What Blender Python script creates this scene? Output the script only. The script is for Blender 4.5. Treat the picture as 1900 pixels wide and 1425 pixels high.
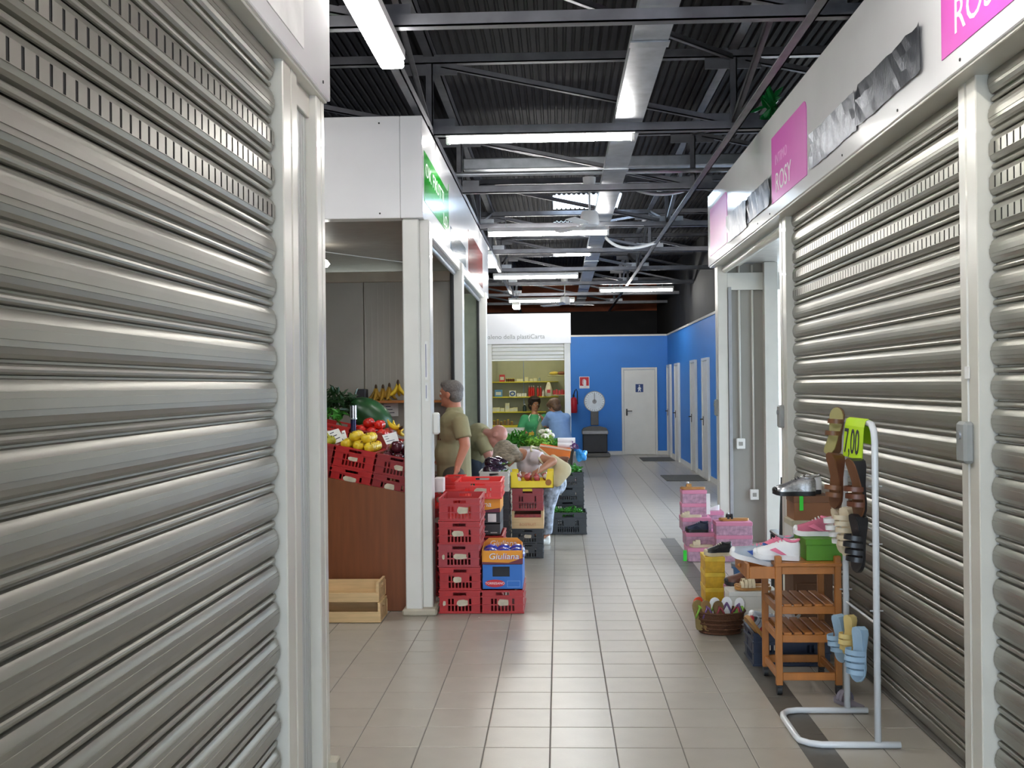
import bpy, bmesh, math, random
from mathutils import Vector, Matrix, Euler
random.seed(7)
for _o in list(bpy.data.objects):
    bpy.data.objects.remove(_o)
SC = bpy.context.scene
COL = SC.collection
R = math.radians

# ------------------------------------------------------------------ camera
F_PX, CX, CY = 2034.0, 950.0, 712.5
CAM = Vector((0.0, 0.0, 1.65))
yaw, pitch, roll = math.atan(86 / F_PX), math.atan(3.4 / F_PX), R(0.6)
fwd = Vector((-math.sin(yaw) * math.cos(pitch), math.cos(yaw) * math.cos(pitch), math.sin(pitch)))
right0 = fwd.cross(Vector((0, 0, 1))).normalized()
up0 = right0.cross(fwd).normalized()
right = right0 * math.cos(roll) - up0 * math.sin(roll)
up = up0 * math.cos(roll) + right0 * math.sin(roll)
cam_data = bpy.data.cameras.new('camera')
cam_data.sensor_width = 36.0
cam_data.lens = 36.0 * F_PX / 1900.0
cam_data.clip_start = 0.05
cam_data.clip_end = 400
cam = bpy.data.objects.new('camera', cam_data)
COL.objects.link(cam)
M = Matrix((right, up, -fwd)).transposed().to_4x4()
M.translation = CAM
cam.matrix_world = M
SC.camera = cam

# ------------------------------------------------------------------ world, exposure
world = bpy.data.worlds.new('world')
SC.world = world
world.use_nodes = True
bg = world.node_tree.nodes['Background']
bg.inputs[0].default_value = (0.66, 0.82, 1.0, 1)
bg.inputs[1].default_value = 5.0
SC.view_settings.view_transform = 'Standard'
SC.view_settings.look = 'None'
SC.view_settings.gamma = 1.0
SC.view_settings.use_curve_mapping = False
SC.view_settings.exposure = 1.12
TUBE = 54.0          # emission strength of the fluorescent tubes


def PX(x, y, X=None, Y=None, Z=None):
    """point on the ray of photo pixel (x, y) that lies on the plane X=, Y= or Z= (metres)"""
    d = fwd * F_PX + right * (x - CX) - up * (y - CY)
    if Y is not None:
        t = (Y - CAM.y) / d.y
    elif X is not None:
        t = (X - CAM.x) / d.x
    else:
        t = (Z - CAM.z) / d.z
    return CAM + d * t


# ------------------------------------------------------------------ materials
MATS = {}


def mat(name, col, rough=0.5, metal=0.0, var=0.08, scale=8.0, bump=0.0, bscale=60.0, emit=0.0,
        spec=0.5, coat=0.0, trans=0.0, rnd=0.0, alpha=1.0, stretch=None):
    if name in MATS:
        return MATS[name]
    m = bpy.data.materials.new(name)
    m.use_nodes = True
    nt = m.node_tree
    b = nt.nodes['Principled BSDF']
    b.inputs['Roughness'].default_value = rough
    b.inputs['Metallic'].default_value = metal
    b.inputs['Specular IOR Level'].default_value = spec
    b.inputs['Coat Weight'].default_value = coat
    b.inputs['Transmission Weight'].default_value = trans
    b.inputs['Alpha'].default_value = alpha
    tc = nt.nodes.new('ShaderNodeTexCoord')
    mp = nt.nodes.new('ShaderNodeMapping')
    nt.links.new(tc.outputs['Object'], mp.inputs[0])
    if stretch:
        mp.inputs['Scale'].default_value = stretch
    n = nt.nodes.new('ShaderNodeTexNoise')
    n.inputs['Scale'].default_value = scale
    n.inputs['Detail'].default_value = 3.0
    nt.links.new(mp.outputs[0], n.inputs[0])
    r = nt.nodes.new('ShaderNodeValToRGB')
    c = Vector(col[:3])
    lo = c * (1 - var)
    hi = c * (1 + var)
    r.color_ramp.elements[0].position = 0.3
    r.color_ramp.elements[1].position = 0.7
    r.color_ramp.elements[0].color = (lo.x, lo.y, lo.z, 1)
    r.color_ramp.elements[1].color = (min(hi.x, 1), min(hi.y, 1), min(hi.z, 1), 1)
    nt.links.new(n.outputs[0], r.inputs[0])
    out = r.outputs[0]
    if rnd > 0:
        oi = nt.nodes.new('ShaderNodeObjectInfo')
        mr = nt.nodes.new('ShaderNodeMapRange')
        mr.inputs[3].default_value = 1 - rnd
        mr.inputs[4].default_value = 1 + rnd
        nt.links.new(oi.outputs['Random'], mr.inputs[0])
        hs = nt.nodes.new('ShaderNodeHueSaturation')
        nt.links.new(mr.outputs[0], hs.inputs['Value'])
        nt.links.new(out, hs.inputs['Color'])
        out = hs.outputs[0]
    nt.links.new(out, b.inputs['Base Color'])
    if bump > 0:
        n2 = nt.nodes.new('ShaderNodeTexNoise')
        n2.inputs['Scale'].default_value = bscale
        n2.inputs['Detail'].default_value = 2.0
        nt.links.new(mp.outputs[0], n2.inputs[0])
        bp = nt.nodes.new('ShaderNodeBump')
        bp.inputs['Strength'].default_value = bump
        bp.inputs['Distance'].default_value = 0.01
        nt.links.new(n2.outputs[0], bp.inputs['Height'])
        nt.links.new(bp.outputs[0], b.inputs['Normal'])
    if emit > 0:
        b.inputs['Emission Color'].default_value = (*col[:3], 1)
        b.inputs['Emission Strength'].default_value = emit
    MATS[name] = m
    return m


def H(s):
    """srgb hex to linear"""
    v = [int(s[i:i + 2], 16) / 255 for i in (0, 2, 4)]
    return tuple(x / 12.92 if x <= 0.04045 else ((x + 0.055) / 1.055) ** 2.4 for x in v)


# ------------------------------------------------------------------ mesh building
class MB:
    def __init__(self):
        self.v = []
        self.f = []

    def add(self, vs, fs):
        o = len(self.v)
        self.v += [Vector(p) for p in vs]
        self.f += [tuple(i + o for i in f) for f in fs]
        return self

    def box(self, x0, x1, y0, y1, z0, z1, M=None):
        vs = [(x, y, z) for z in (z0, z1) for y in (y0, y1) for x in (x0, x1)]
        fs = [(0, 2, 3, 1), (4, 5, 7, 6), (0, 1, 5, 4), (2, 6, 7, 3), (0, 4, 6, 2), (1, 3, 7, 5)]
        if M is not None:
            vs = [M @ Vector(p) for p in vs]
        return self.add(vs, fs)

    def cbox(self, x0, x1, y0, y1, z0, z1, c=0.004, M=None):
        """box with chamfered edges"""
        c = min(c, (x1 - x0) * .45, (y1 - y0) * .45, (z1 - z0) * .45)
        vs, idx = [], {}
        xs, ys, zs = (x0, x1), (y0, y1), (z0, z1)
        for a in (0, 1):
            for b_ in (0, 1):
                for d in (0, 1):
                    sx, sy, sz = 1 - 2 * a, 1 - 2 * b_, 1 - 2 * d
                    for ax in range(3):
                        p = [xs[a] + sx * c, ys[b_] + sy * c, zs[d] + sz * c]
                        p[ax] = (xs[a], ys[b_], zs[d])[ax]
                        idx[(a, b_, d, ax)] = len(vs)
                        vs.append(p)
        fs = []
        g = lambda a, b_, d, ax: idx[(a, b_, d, ax)]
        for s in (0, 1):
            fs.append((g(s, 0, 0, 0), g(s, 1, 0, 0), g(s, 1, 1, 0), g(s, 0, 1, 0)))
            fs.append((g(0, s, 0, 1), g(1, s, 0, 1), g(1, s, 1, 1), g(0, s, 1, 1)))
            fs.append((g(0, 0, s, 2), g(1, 0, s, 2), g(1, 1, s, 2), g(0, 1, s, 2)))
        for s in (0, 1):
            for t in (0, 1):
                fs.append((g(s, t, 0, 0), g(s, t, 1, 0), g(s, t, 1, 1), g(s, t, 0, 1)))
                fs.append((g(s, 0, t, 0), g(s, 1, t, 0), g(s, 1, t, 2), g(s, 0, t, 2)))
                fs.append((g(0, s, t, 1), g(1, s, t, 1), g(1, s, t, 2), g(0, s, t, 2)))
                for u in (0, 1):
                    fs.append((g(s, t, u, 0), g(s, t, u, 1), g(s, t, u, 2)))
        if M is not None:
            vs = [M @ Vector(p) for p in vs]
        return self.add(vs, fs)

    def cyl(self, p0, p1, r0, r1=None, n=10, caps=True, sx=1.0):
        r1 = r0 if r1 is None else r1
        p0, p1 = Vector(p0), Vector(p1)
        d = (p1 - p0).normalized()
        a = Vector((0, 0, 1)) if abs(d.z) < .9 else Vector((0, 1, 0))
        u = d.cross(a).normalized()
        w = d.cross(u)
        vs = []
        for p, r in ((p0, r0), (p1, r1)):
            for i in range(n):
                t = 2 * math.pi * i / n
                vs.append(p + u * (math.cos(t) * r * sx) + w * (math.sin(t) * r))
        fs = [(i, (i + 1) % n, n + (i + 1) % n, n + i) for i in range(n)]
        if caps:
            fs += [tuple(range(n))[::-1], tuple(range(n, 2 * n))]
        return self.add(vs, fs)

    def tube(self, pts, r, n=8, closed=False):
        pts = [Vector(p) for p in pts]
        k = len(pts)
        rs = r if isinstance(r, (list, tuple)) else [r] * k
        vs, u = [], None
        for i, p in enumerate(pts):
            if closed:
                t = pts[(i + 1) % k] - pts[i - 1]
            else:
                t = pts[min(i + 1, k - 1)] - pts[max(i - 1, 0)]
            t.normalize()
            if u is None:
                a = Vector((0, 0, 1)) if abs(t.z) < .9 else Vector((0, 1, 0))
                u = t.cross(a).normalized()
            else:
                u = (u - t * u.dot(t)).normalized()
            w = t.cross(u)
            for j in range(n):
                q = 2 * math.pi * j / n
                vs.append(p + (u * math.cos(q) + w * math.sin(q)) * rs[i])
        fs = []
        for i in range(k if closed else k - 1):
            a, b_ = i * n, ((i + 1) % k) * n
            fs += [(a + j, a + (j + 1) % n, b_ + (j + 1) % n, b_ + j) for j in range(n)]
        if not closed:
            fs += [tuple(range(n))[::-1], tuple(range((k - 1) * n, k * n))]
        return self.add(vs, fs)

    def loft(self, rings, caps=True, closed=True):
        n = len(rings[0])
        vs = [p for r in rings for p in r]
        fs = []
        for i in range(len(rings) - 1):
            for j in range(n if closed else n - 1):
                a, b_ = i * n + j, i * n + (j + 1) % n
                fs.append((a, b_, b_ + n, a + n))
        if caps:
            fs += [tuple(range(n))[::-1], tuple(range((len(rings) - 1) * n, len(rings) * n))]
        return self.add(vs, fs)

    def lathe(self, prof, n=20, c=(0, 0, 0), sx=1.0, sy=1.0):
        c = Vector(c)
        rings = []
        for r, z in prof:
            rings.append([c + Vector((math.cos(2 * math.pi * i / n) * r * sx,
                                      math.sin(2 * math.pi * i / n) * r * sy, z)) for i in range(n)])
        return self.loft(rings, caps=True)

    def ell(self, c, rx, ry=None, rz=None, n=12, m=8, M=None):
        ry = rx if ry is None else ry
        rz = rx if rz is None else rz
        c = Vector(c)
        rings = []
        for i in range(1, m):
            t = math.pi * i / m
            rings.append([Vector((math.cos(2 * math.pi * j / n) * math.sin(t) * rx,
                                  math.sin(2 * math.pi * j / n) * math.sin(t) * ry,
                                  -math.cos(t) * rz)) for j in range(n)])
        vs = [p for r in rings for p in r] + [Vector((0, 0, -rz)), Vector((0, 0, rz))]
        fs = []
        for i in range(m - 2):
            for j in range(n):
                a, b_ = i * n + j, i * n + (j + 1) % n
                fs.append((a, b_, b_ + n, a + n))
        s, e = len(vs) - 2, len(vs) - 1
        k = (m - 2) * n
        fs += [(s, (j + 1) % n, j) for j in range(n)]
        fs += [(e, k + j, k + (j + 1) % n) for j in range(n)]
        if M is not None:
            vs = [M @ p for p in vs]
        return self.add([p + c for p in vs], fs)

    def prism(self, poly, axis, a0, a1):
        """polygon in the two other axes (in x,y,z order) extruded along axis"""
        vs = []
        for a in (a0, a1):
            for p, q in poly:
                vs.append({'x': (a, p, q), 'y': (p, a, q), 'z': (p, q, a)}[axis])
        n = len(poly)
        fs = [tuple(range(n))[::-1], tuple(range(n, 2 * n))]
        fs += [(i, (i + 1) % n, n + (i + 1) % n, n + i) for i in range(n)]
        return self.add(vs, fs)

    def xf(self, M):
        self.v = [M @ p for p in self.v]
        return self

    def mesh(self, name, m, smooth=False):
        me = bpy.data.meshes.new(name)
        me.from_pydata([tuple(p) for p in self.v], [], self.f)
        bm = bmesh.new()
        bm.from_mesh(me)
        bmesh.ops.recalc_face_normals(bm, faces=bm.faces)
        bm.to_mesh(me)
        bm.free()
        if m is not None:
            me.materials.append(m)
        if smooth:
            me.polygons.foreach_set('use_smooth', [True] * len(me.polygons))
            if smooth is not True:
                me.set_sharp_from_angle(angle=R(smooth))
        me.update()
        return me

    def build(self, name, m, parent=None, smooth=False):
        o = bpy.data.objects.new(name, self.mesh(name, m, smooth))
        COL.objects.link(o)
        o.parent = parent
        return o


def obj(name, me, parent=None, loc=(0, 0, 0), rot=(0, 0, 0)):
    o = bpy.data.objects.new(name, me)
    COL.objects.link(o)
    o.parent = parent
    o.location = loc
    o.rotation_euler = rot
    return o


def tag(o, label, cat=None, group=None, kind=None):
    if label:
        o['label'] = label
    if cat:
        o['category'] = cat
    if group:
        o['group'] = group
    if kind:
        o['kind'] = kind
    return o


def thing(name, label, cat, loc=(0, 0, 0), rot=(0, 0, 0), group=None):
    o = bpy.data.objects.new(name, None)
    o.empty_display_size = 0.1
    COL.objects.link(o)
    o.location = loc
    o.rotation_euler = rot
    return tag(o, label, cat, group)


def struct(name, mb, m, label=None, smooth=False):
    o = mb.build(name, m, None, smooth)
    o['kind'] = 'structure'
    if label:
        o['label'] = label
    return o


def sroot(name, label, loc=(0, 0, 0)):
    o = bpy.data.objects.new(name, None)
    COL.objects.link(o)
    o.location = loc
    o['kind'] = 'structure'
    o['label'] = label
    return o


def copy_tree(o, parent=None):
    c = o.copy()
    COL.objects.link(c)
    c.parent = parent
    for ch in o.children:
        copy_tree(ch, c)
    return c


def text_mesh(name, s, size, m, parent, Mloc, extrude=0.001, align='LEFT', sx=1.0, space=1.0):
    cu = bpy.data.curves.new(name, 'FONT')
    cu.body = s
    cu.size = size
    cu.extrude = extrude
    cu.align_x = align
    cu.space_character = space
    cu.resolution_u = 3
    t = bpy.data.objects.new(name, cu)
    COL.objects.link(t)
    dg = bpy.context.evaluated_depsgraph_get()
    me = bpy.data.meshes.new_from_object(t.evaluated_get(dg))
    bpy.data.objects.remove(t)
    me.transform(Matrix.Diagonal((sx, 1, 1, 1)))
    me.transform(Mloc)
    me.materials.clear()
    me.materials.append(m)
    o = bpy.data.objects.new(name, me)
    COL.objects.link(o)
    o.parent = parent
    return o


# text frames: local x -> reading direction, local y -> up, local z -> out of the surface
def frame(origin, xdir, ydir):
    x, y = Vector(xdir).normalized(), Vector(ydir).normalized()
    z = x.cross(y)
    m = Matrix((x, y, z)).transposed().to_4x4()
    m.translation = Vector(origin)
    return m


# ------------------------------------------------------------------ shared materials
M_STEEL = mat('shutter_steel', (0.32, 0.308, 0.265), 0.35, 0.7, 0.06, 3.0)
M_WHITE = mat('white_lacquer', (0.78, 0.77, 0.72), 0.32, 0.0, 0.03, 4, coat=0.2)
M_POST = mat('post_lacquer', (0.66, 0.64, 0.57), 0.30, 0.0, 0.04, 5, coat=0.2)
M_FASCIA = mat('fascia_panel', (0.88, 0.87, 0.88), 0.17, 0.0, 0.02, 3, coat=0.15)
M_GREYPANEL = mat('grey_panel', (0.30, 0.285, 0.25), 0.5, 0.0, 0.04, 3)
M_TRUSS = mat('truss_paint', (0.15, 0.15, 0.165), 0.42, 0.45, 0.2, 6)
M_GALV = mat('galvanised', (0.42, 0.44, 0.47), 0.38, 0.7, 0.15, 9)
M_ROOF = mat('roof_sheet', (0.016, 0.015, 0.019), 0.75, 0.0, 0.25, 2, spec=0.15)
M_BLACKWALL = mat('black_wall', (0.012, 0.012, 0.014), 0.8, 0.0, 0.3, 2)
M_ORANGEWALL = mat('orange_wall', (0.30, 0.075, 0.03), 0.8, 0.0, 0.35, 1.5)
M_BLUE = mat('blue_wall_paint', H('2f7fd6'), 0.5, 0.0, 0.03, 2)
M_DARK = mat('dark_void', (0.02, 0.02, 0.02), 0.8)
M_RUBBER = mat('black_rubber', (0.02, 0.02, 0.022), 0.6)
M_TILE = mat('floor_tile', H('a8a195'), 0.28, 0.0, 0.05, 6, rnd=0.03, bump=0.02, bscale=90)
M_GROUT = mat('grout', H('76716a'), 0.9, 0.0, 0.1, 30)
M_STRIP = mat('strip_tile', H('55524c'), 0.4, 0.0, 0.12, 12)
M_LAMP = mat('lamp_housing', (0.75, 0.75, 0.75), 0.4)
M_TUBE = mat('lamp_tube', (1.0, 0.98, 0.93), 0.4, var=0.0, emit=TUBE)
M_PAPER = mat('paper', (0.85, 0.85, 0.83), 0.7)
M_INK = mat('ink', (0.03, 0.03, 0.05), 0.6)
M_WTEXT = mat('white_print', (0.9, 0.9, 0.9), 0.5)
M_GLASS = mat('clear_pane', (0.9, 0.95, 1.0), 0.05, trans=1.0, var=0.0)
# ================================================================== SETTING
X_L, X_R, Y_B, Y_F = -7.0, 4.8, 30.0, -5.0     # hall extents
Z_ROOF = 4.42

# floor: grout bed, tiles as pieces
mb = MB().box(X_L, X_R, Y_F, Y_B, -0.12, -0.003)
floor = struct('floor', mb, M_GROUT, 'pale beige square-tiled floor of the market hall')
T, TX0, TY0 = 0.3, -0.055, 5.9
g = 0.0028
tile_me = MB()
a, b_ = T / 2 - g, T / 2 - g - 0.002
tile_me.add([(-a, -a, -.006), (a, -a, -.006), (a, a, -.006), (-a, a, -.006),
             (-a, -a, -.0012), (a, -a, -.0012), (a, a, -.0012), (-a, a, -.0012),
             (-b_, -b_, 0), (b_, -b_, 0), (b_, b_, 0), (-b_, b_, 0)],
            [(0, 1, 5, 4), (1, 2, 6, 5), (2, 3, 7, 6), (3, 0, 4, 7),
             (4, 5, 9, 8), (5, 6, 10, 9), (6, 7, 11, 10), (7, 4, 8, 11), (8, 9, 10, 11)])
TILE_ME = tile_me.mesh('floor_tile', M_TILE)
tiles, rest = [], MB()
STRIP0, STRIP1 = 1.075, 1.225
for i in range(-24, 17):
    for j in range(-37, 81):
        cx, cy = TX0 + (i + .5) * T, TY0 + (j + .5) * T
        if cx < X_L + .15 or cx > X_R - .15 or cy < Y_F + .15 or cy > Y_B - .15:
            continue
        vis = -1.15 < cx < 1.0 and 4.7 < cy < 24
        tiles.append((0 if vis else 1, cy if vis else abs(cy), cx, cy))
tiles.sort()
for k, (v, d, cx, cy) in enumerate(tiles):
    if k < 300:
        obj('floor_tile', TILE_ME, floor, (cx, cy, 0))
    else:
        rest.add([p + Vector((cx, cy, 0)) for p in tile_me.v], tile_me.f)
ro = rest.build('floor_tiles', M_TILE, floor)
ro['kind'] = 'stuff'
# dark strip set into the floor along the right-hand stalls
strip = MB()
y = -2.0
while y < 11.2:
    strip.cbox(STRIP0, STRIP1, y, y + .596, 0.0, 0.0025, 0.0012)
    y += .6
struct('trim_1', strip, M_STRIP, 'dark grey tile strip along the right-hand stalls')
struct('trim_2', MB().cbox(1.70, 1.80, -2, 8.2, 0, 0.012, 0.003), M_STRIP, 'dark strip under the right-hand shutters')  # thin dark strip along the shutter base

# outer walls
def wallbox(name, lab, m, *a):
    return struct(name, MB().box(*a), m, lab)
wallbox('wall_left', 'dark outer wall on the left of the hall', M_BLACKWALL, X_L - .2, X_L, Y_F, Y_B, 0, 4.6)
# right outer wall with window bay (behind third stall) and side entrance
wr = MB()
BX_ = 2.57
wr.box(X_R, X_R + .2, Y_F, 8.3, 0, 4.6)
wr.box(X_R, X_R + .2, 8.3, 11.4, 0, .3)
wr.box(X_R, X_R + .2, 8.3, 11.4, 2.8, 4.6)
wr.box(X_R, X_R + .2, 11.4, 12.0, 0, 4.6)
wr.box(X_R, X_R + .2, 12.0, 15.2, 3.0, 4.6)
wr.box(BX_ + .1, X_R, 15.35, 15.55, 3.0, 4.6)
struct('wall_right', wr, mat('pale_wall', (0.6, 0.6, 0.58), 0.6), 'outer wall on the right of the hall')
wallbox('wall_right_upper', 'black wall above the blue side partition', M_BLACKWALL, BX_ + .13, BX_ + .3, 15.35, Y_B, 0, 4.6)
wb = MB()
wb.box(X_L, X_R, Y_B, Y_B + .2, 0, 3.66)
struct('wall_back', wb, M_BLACKWALL, 'black upper void behind the blue partition')
struct('building_outside', MB().box(8, 24, 42, 50, -.13, 6).box(10, 11.5, 41.9, 42, 1, 2.5).box(14, 15.5, 41.9, 42, 1, 2.5), mat('cream_render', (.62, .52, .40), .8), 'cream building across the street outside')
wallbox('wall_back_upper', 'orange-red gable wall band under the roof', M_ORANGEWALL, X_L, X_R, Y_B - .05, Y_B + .2, 3.66, 4.6)
wf = MB()
wf.box(X_L, -2.5, Y_F - .2, Y_F, 0, 4.6)
wf.box(2.5, X_R, Y_F - .2, Y_F, 0, 4.6)
wf.box(-2.5, 2.5, Y_F - .2, Y_F, 3.0, 4.6)
struct('wall_front', wf, mat('pale_wall', (0.6, 0.6, 0.58), 0.6), 'entrance wall of the hall')
struct('ground_outside', MB().box(-30, 40, -40, 50, -.3, -.13), mat('paving', (0.42, 0.42, 0.42), 0.8), 'pale paving outside the hall')

# roof: corrugated sheets
ceil = sroot('ceiling', 'dark corrugated metal roof of the hall')
def roof_sheet(w, l):
    prof, n = [], 14
    p = w / n
    for i in range(n):
        x = i * p
        prof += [(x, 0), (x + p * .55, 0), (x + p * .65, .018), (x + p * .9, .018)]
    prof.append((w, 0))
    s = MB()
    s.add([(x, 0, z) for x, z in prof] + [(x, l, z) for x, z in prof],
          [(i, i + 1, len(prof) + i + 1, len(prof) + i) for i in range(len(prof) - 1)])
    return s.mesh('roof_sheet', M_ROOF)
RW, RL = 1.0, 2.63
RS = roof_sheet(RW, RL)
SKY = {(7, 8), (2, 7), (2, 4), (2, 10)}  # left-hand skylights are unseen, added to let in more light
for i in range(12):
    for j in range(14):
        if (i, j) in SKY:
            continue
        if i == 11:
            pass
        obj('roof_sheet', RS, ceil, (X_L + i * RW - .05, -5.0 + j * RL - .05, Z_ROOF))
M_SKYL = bpy.data.materials.new('skylight_sheet')
M_SKYL.use_nodes = True
_nt = M_SKYL.node_tree
_nt.nodes.remove(_nt.nodes['Principled BSDF'])
_tr = _nt.nodes.new('ShaderNodeBsdfTranslucent'); _tr.inputs[0].default_value = (.9, .95, 1, 1)
_tp = _nt.nodes.new('ShaderNodeBsdfTransparent')
_no = _nt.nodes.new('ShaderNodeTexNoise'); _no.inputs['Scale'].default_value = 3
_mx = _nt.nodes.new('ShaderNodeMixShader')
_nt.links.new(_no.outputs[0], _mx.inputs[0])
_nt.links.new(_tr.outputs[0], _mx.inputs[1]); _nt.links.new(_tp.outputs[0], _mx.inputs[2])
_nt.links.new(_mx.outputs[0], _nt.nodes['Material Output'].inputs[0])
SM = MB().box(0, RW, 0, RL / 2 - .05, 0, .01).mesh('skylight_sheet', M_SKYL)
RSH = roof_sheet(RW, RL / 2 + .05)
for i, j in sorted(SKY):
    s = obj('skylight_sheet', SM, ceil, (X_L + i * RW - .05, -5.0 + j * RL - .05, Z_ROOF + .02))
    s['label'] = 'translucent skylight sheet'
    obj('roof_sheet', RSH, ceil, (X_L + i * RW - .05, -5.0 + j * RL - .05 + RL / 2 - .06, Z_ROOF))

# blue service block at the far end
BX, BY = 2.57, 25.9
bw = sroot('wall_blue', 'bright blue partition wall at the far end')
MB().box(-3.0, BX + .1, BY, BY + .1, 0, 2.79).build('wall_panel', M_BLUE, bw)
MB().box(-3.0, BX + .1, BY - .02, BY + .12, 2.79, 2.83).build('cap_trim', M_WHITE, bw)
MB().box(-3.0, BX, BY - .015, BY, 0, .09).build('baseboard', M_WHITE, bw)
bs = sroot('wall_blue_side', 'blue partition wall along the right with a row of doors')
MB().box(BX, BX + .1, 15.3, BY, 0, 2.79).build('wall_panel', M_BLUE, bs)
MB().box(BX - .02, BX + .12, 15.3, BY, 2.79, 2.83).build('cap_trim', M_WHITE, bs)
MB().box(BX - .015, BX, 15.3, BY, 0, .09).build('baseboard', M_WHITE, bs)

# white toilet door in the far wall
def door(name, lab, w, h, loc, rotz, open_=0, m_leaf=M_WHITE):
    d = sroot(name, lab, loc)
    d.rotation_euler = (0, 0, rotz)
    f = MB()
    f.cbox(-w / 2 - .05, -w / 2, -.05, .0, 0, h + .05, .004)
    f.cbox(w / 2, w / 2 + .05, -.05, .0, 0, h + .05, .004)
    f.cbox(-w / 2, w / 2, -.05, .0, h, h + .05, .004)
    f.build('door_frame', M_WHITE, d)
    leaf = MB().cbox(-w / 2 + .004, w / 2 - .004, -.032, -.002, .01, h - .004, .004).build('door_leaf', m_leaf, d)
    hd = MB()
    hd.cbox(-w / 2 + .05, -w / 2 + .085, -.042, -.032, .92, 1.08, .003)
    hd.tube([(-w / 2 + .067, -.04, 1.03), (-w / 2 + .067, -.085, 1.03), (-w / 2 + .19, -.085, 1.03)], .011, 6)
    hh = hd.build('door_handle', M_RUBBER, leaf, True)
    hh['label'] = 'black lever handle'
    return d, leaf
p0 = PX(1156, 843, Y=BY)
p1 = PX(1219, 843, Y=BY)
dw = (p1.x - p0.x) - .06
d1, leaf = door('door_1', 'white toilet door with a blue pictogram sign', dw, 2.0, ((p0.x + p1.x) / 2, BY, 0), 0)
sg = MB().cbox(-.09, .09, -.037, -.031, 1.47, 1.66, .002).build('door_sign', mat('sign_blue', H('173a78'), 0.4), leaf)
pic = MB()
pic.cyl((0, -.038, 1.625), (0, -.041, 1.625), .017, n=12)
pic.prism([(-.012, 1.60), (.012, 1.60), (.045, 1.55), (.03, 1.54), (.018, 1.56), (.035, 1.485), (.015, 1.485),
           (0, 1.53), (-.015, 1.485), (-.035, 1.485), (-.018, 1.56), (-.03, 1.54), (-.045, 1.55)], 'y', -.041, -.038)
pic.build('pictogram', M_WTEXT, leaf)
# doors in the blue side wall (seen edge on)
for k, (yy, lab) in enumerate([(25.35, 'white door in blue side wall nearest the far corner'),
                               (23.65, 'second white door in blue side wall from the far corner, with dark lever'),
                               (20.8, 'third white door in blue side wall from the far corner'),
                               (19.1, 'white door in blue side wall nearest the camera')]):
    d_, lf = door('door_%d' % (k + 2), lab, .66, 2.05, (BX, yy, 0), -math.pi / 2, m_leaf=mat('door_grey', (0.72, 0.72, 0.70), 0.35))
for k, (xa, xb, ya, yb, lab) in enumerate([(1193, 1243, 849, 856, 'dark grey doormat by the white toilet door'),
                                           (1237, 1296, 882, 893, 'dark grey doormat in front of a blue wall door')]):
    q0, q1 = PX(xa, yb, Z=0), PX(xb, ya, Z=0)
    x0_, x1_ = q0.x, min(q1.x, BX - .05)
    tag(MB().cbox(x0_, x1_, q0.y, q1.y, 0.0005, .012, .004).build('doormat', mat('mat_grey', (0.10, 0.10, 0.09), 0.9, bump=.5, bscale=200)), lab, 'doormat')

# ================================================================== ROOF STRUCTURE
Z_BOT, Z_TOP = 1.65 + 2.03, 1.65 + 2.60
NODES = [-5.8, -3.4, -1.0, 1.4, 3.8]
def ord_(i):
    return ['first', 'second', 'third', 'fourth', 'fifth', 'sixth', 'seventh', 'eighth', 'ninth', 'tenth', 'eleventh'][i]
TR_Y = [3.44 + 2.63 * k for k in range(10)]
def bar(p0, p1, w, h=None):
    """square section bar"""
    h = w if h is None else h
    p0, p1 = Vector(p0), Vector(p1)
    d = p1 - p0
    L = d.length
    q = d.to_track_quat('X', 'Z').to_matrix().to_4x4()
    q.translation = p0
    return MB().box(0, L, -w / 2, w / 2, -h / 2, h / 2, q)
def angle_bar(p0, p1, w):
    """L section"""
    p0, p1 = Vector(p0), Vector(p1)
    d = p1 - p0
    L = d.length
    q = d.to_track_quat('X', 'Z').to_matrix().to_4x4()
    q.translation = p0
    m = MB().box(0, L, -w / 2, w / 2, -w / 2, -w / 2 + .009, q)
    return m.box(0, L, -w / 2, -w / 2 + .009, -w / 2, w / 2, q)
for k, ty in enumerate(TR_Y):
    t = thing('roof_truss', '%s steel roof truss crossing the hall, counted from the camera' % ord_(k), 'truss', (0, ty, 0), group='roof trusses')
    angle_bar((X_L, 0, Z_BOT), (X_R, 0, Z_BOT), .07).build('bottom_chord', M_TRUSS, t)
    angle_bar((X_L, 0, Z_TOP), (X_R, 0, Z_TOP), .07).build('top_chord', M_TRUSS, t)
    for i, nx in enumerate(NODES):
        angle_bar((nx, 0, Z_BOT), (nx, 0, Z_TOP), .055).build('vertical_strut', M_TRUSS, t)
        gp = MB()
        gp.box(nx - .2, nx + .2, -.008, .004, Z_BOT - .03, Z_BOT + .10)
        gp.build('gusset_plate', M_GALV if k > 3 else M_TRUSS, t)
        MB().box(nx - .22, nx + .22, -.008, .004, Z_TOP - .12, Z_TOP + .02).build('gusset_plate', M_TRUSS, t)
        if i < len(NODES) - 1:
            nx2 = NODES[i + 1]
            if i % 2 == 0 or True:
                angle_bar((nx + .1, .01, Z_TOP - .04), (nx2 - .1, .01, Z_BOT + .05), .045).build('diagonal_brace', M_TRUSS, t)
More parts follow.
